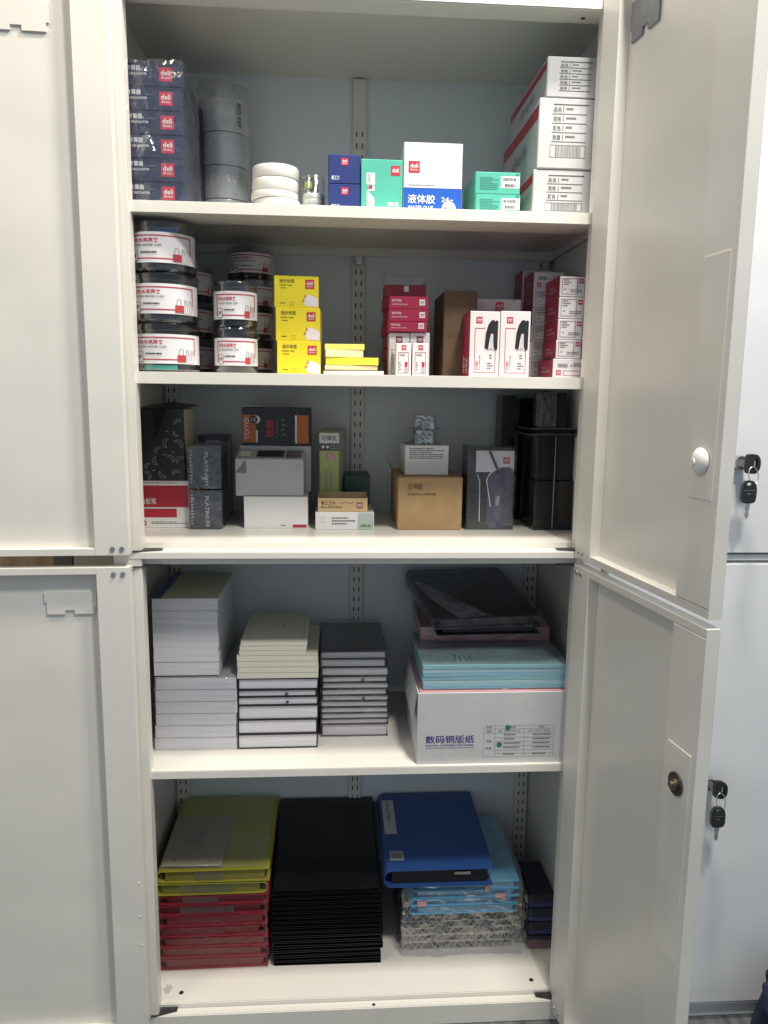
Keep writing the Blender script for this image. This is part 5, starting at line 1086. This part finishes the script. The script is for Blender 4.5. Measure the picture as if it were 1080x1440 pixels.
it = [(ys[i], ys[i+1], BKF, BKI, 'black folder, %s of the black folder pile' % ORD[NB-1-i], R.uniform(-2.5, 2), R.uniform(-3, 2)) for i in range(NB)]
st = (onY(460, 1121, 0.395).z-onY(460, 1248, 0.112).z)/0.283; folder_pile(it, 383, 537, 0.112, 0.285, 'black folders in a pile', st)
xf = onY(298, 1255, 0.112).x; me = film_box(0.228, 0.280, onY(298, 1232, 0.112).z-S5, 0.0012, 0.0016, 8.4, FILM4, 16, 24); tag(put('film_wrap', me, loc=(xf, 0.109, S5)), 'crinkled clear film sleeves round the red and yellow folders', 'plastic film')
# --- corrugated grey files, light blue folders, blue binder
yb = 0.146; xl, xr = onY(566, 1300, yb).x, onY(722, 1300, yb).x; w_ = xr-xl; zt0 = onY(650, 1274, yb).z; nl = 6; lh = (zt0-S5)/nl
CORR = mat('grey_corrugated', (0.40, 0.38, 0.37), 0.4, var=0.12, vscale=30)
for i in range(nl):
    o = thing('corrugated_file', 'grey corrugated file under the light blue folders, %s of its pile' % ORD[nl-1-i], 'file', ((xl+xr)/2+R.uniform(-.002, .002), yb, S5+i*lh), R.uniform(-.01, .01), 'grey corrugated files')
    b = MB(); b.box(-w_/2, w_/2, 0, 0.235, 0, 0.0008); b.box(-w_/2, w_/2, 0, 0.235, lh-0.0010, lh-0.0002); put('sheets', b.mesh('sheets', CORR), o)
    b = MB(); nz = 17; t_ = 0.0010
    for k in range(nz*2):
        xa = -w_/2+w_*k/(nz*2); xb = -w_/2+w_*(k+1)/(nz*2); za, zb_ = (0.0009, lh-0.0011) if k % 2 == 0 else (lh-0.0011, 0.0009)
        vs = [(xa, 0.001, za), (xb, 0.001, zb_), (xb, 0.234, zb_), (xa, 0.234, za)]; vs += [(x, y, z+t_ if z < lh/2 else z-t_) for x, y, z in vs]
        vs = [(xa-.0003, 0.001, za), (xb-.0003, 0.001, zb_), (xb-.0003, 0.234, zb_), (xa-.0003, 0.234, za), (xa+t_, 0.001, za), (xb+t_, 0.001, zb_), (xb+t_, 0.234, zb_), (xa+t_, 0.234, za)]
        b.add(vs, [(0, 1, 2, 3), (4, 7, 6, 5), (0, 4, 5, 1), (3, 2, 6, 7)])
    put('flute', b.mesh('flute', CORR), o)
zb = zt0+0.0004; LB = mat('light_blue_folder', (0.14, 0.40, 0.60), 0.35, var=0.12, vscale=10)
for i in range(4):
    h_ = (onY(617, 1247, 0.108).z-zt0)/4-0.0003
    o = binder('document_folder', 'light blue folder, %s of the pile under the blue binder' % ORD[3-i], (xl+xr)/2+0.008+R.uniform(-.003, .003), 0.122, zb, w_-0.012, 0.26, h_, LB, mat('ice_blue_inner', (0.30, 0.52, 0.66), 0.4), R.uniform(-.015, .015), 'folder', 'light blue folders', thick=0.0010, wave=0.0012)
    zb += h_+0.0003
for (px, py, w0, h0) in ((703, 1259, 0.022, 0.010), (593, 1271, 0.020, 0.012), (685, 1249, 0.010, 0.012)):
    p = onY(px, py, 0.118); o = tag(put('sticker', MB().box(-w0/2, w0/2, 0, 0.0006, -h0/2, h0/2).mesh('sticker', mat('pink_sticker', (0.62, 0.32, 0.34), 0.5, var=0.25, vscale=200)), loc=(p.x, 0.1165, p.z)), {703: 'pink and white price sticker on the film beside the blackboard erasers', 593: 'pink sticker on the film beside the black folders', 685: 'small upright pink sticker across the light blue folders'}[px], 'sticker')
bx = onY(617, 1232, 0.108); h_ = onY(617, 1222, 0.108).z-zb
SB = (onY(595, 1114, 0.395).z-onY(617, 1222, 0.108).z)/0.287
bb = binder('ring_binder', 'royal blue binder with white spine label on the light blue folders', bx.x, 0.108, zb, onY(692, 1230, 0.108).x-onY(541, 1230, 0.108).x+0.004, 0.288, h_, mat('royal_blue_cover', (0.025, 0.080, 0.27), 0.36, var=0.05, vscale=8), mat('binder_black_inner', (0.012, 0.011, 0.013), 0.5), 0.0, thick=0.0016, wave=0.0012, slope=(0.0, SB))
wb = 0.232; F = ((lambda u, v, o: (-0.116+u, v, h_+0.0006+o+v*SB)), wb, 0.288)
pr(bb, F, 'spine_label', mat('grey_white_label', (0.48, 0.50, 0.54), 0.5), [('r', 0.035, 0.42, 0.155, 0.88)], 2); pr(bb, F, 'lettering', PG, [('d', 0.075, 0.58, 0.105, 0.84, 7)], 4); pr(bb, F, 'barcode', PG, [('bar', 0.075, 0.12, 0.175, 0.19)], 4); pr(bb, F, 'barcode_sticker', mat('pale_sticker', (0.35, 0.40, 0.42), 0.5), [('r', 0.06, 0.10, 0.19, 0.21)], 3)
put('ring_bar', MB().box(0.035, 0.07, 0.0065, 0.0075, h_*0.55, h_*0.70).mesh('ring_bar', METAL), bb)
me = film_box(w_+0.006, 0.245, zb-S5-0.002, 0.002, 0.0065, 4.4, FILM2, 16, 26); tag(put('film_wrap', me, loc=((xl+xr)/2+0.004, 0.130, S5)), 'crinkled clear film wrapped round the corrugated files and light blue folders', 'plastic film')
for k, (dx, lean) in enumerate(((0.010, 0.0), (0.026, 0.0))):
    sh = tag(put('plastic_sleeve', film_box(0.012, 0.235, 0.150-k*0.03, 0.0006, 0.003, 5.0+k, FILM2, 10, 30), loc=(xr+dx+0.004, 0.155, S5)), ('clear plastic sleeve standing beside the corrugated files', 'shorter clear plastic sleeve between the files and the erasers')[k], 'plastic film')
# --- blackboard erasers
EB = mat('eraser_body', (0.012, 0.014, 0.026), 0.5, var=0.2, vscale=60); EF = mat('eraser_felt', (0.045, 0.05, 0.12), 0.9, var=0.2, vscale=200, bump=0.6, bscale=500); EM = mat('eraser_magenta_felt', (0.17, 0.03, 0.08), 0.9, var=0.2, vscale=200, bump=0.6, bscale=500)
pe = onZ(760, 1319, S5); xe = min(pe.x, 0.4385-0.029); ye = 0.135; zb = S5; he = (onY(760, 1258, ye).z-S5)/4
for i in range(4):
    o = thing('blackboard_eraser', 'dark felt blackboard eraser, %s of the pile of four' % ORD[3-i], 'eraser', (xe+R.uniform(-.0015, .0015), ye+R.uniform(-.002, .002), zb), R.uniform(-.03, .03), 'blackboard erasers')
    put('felt', bevbox(0.053, 0.125, he*0.42, EM if i == 0 else EF, 0.003), o)
    put('body', bevbox(0.0545, 0.128, he*0.56, EB, 0.005, seg=3), o, (0, -0.0015, he*0.425)); zb += he
put('film', film_box(0.054, 0.126, 0.022, 0.001, 0.002, 7.7, FILM2, 6, 50), [o for o in COL.objects if o.get('label', '').startswith('dark felt blackboard eraser, fourth')][0])
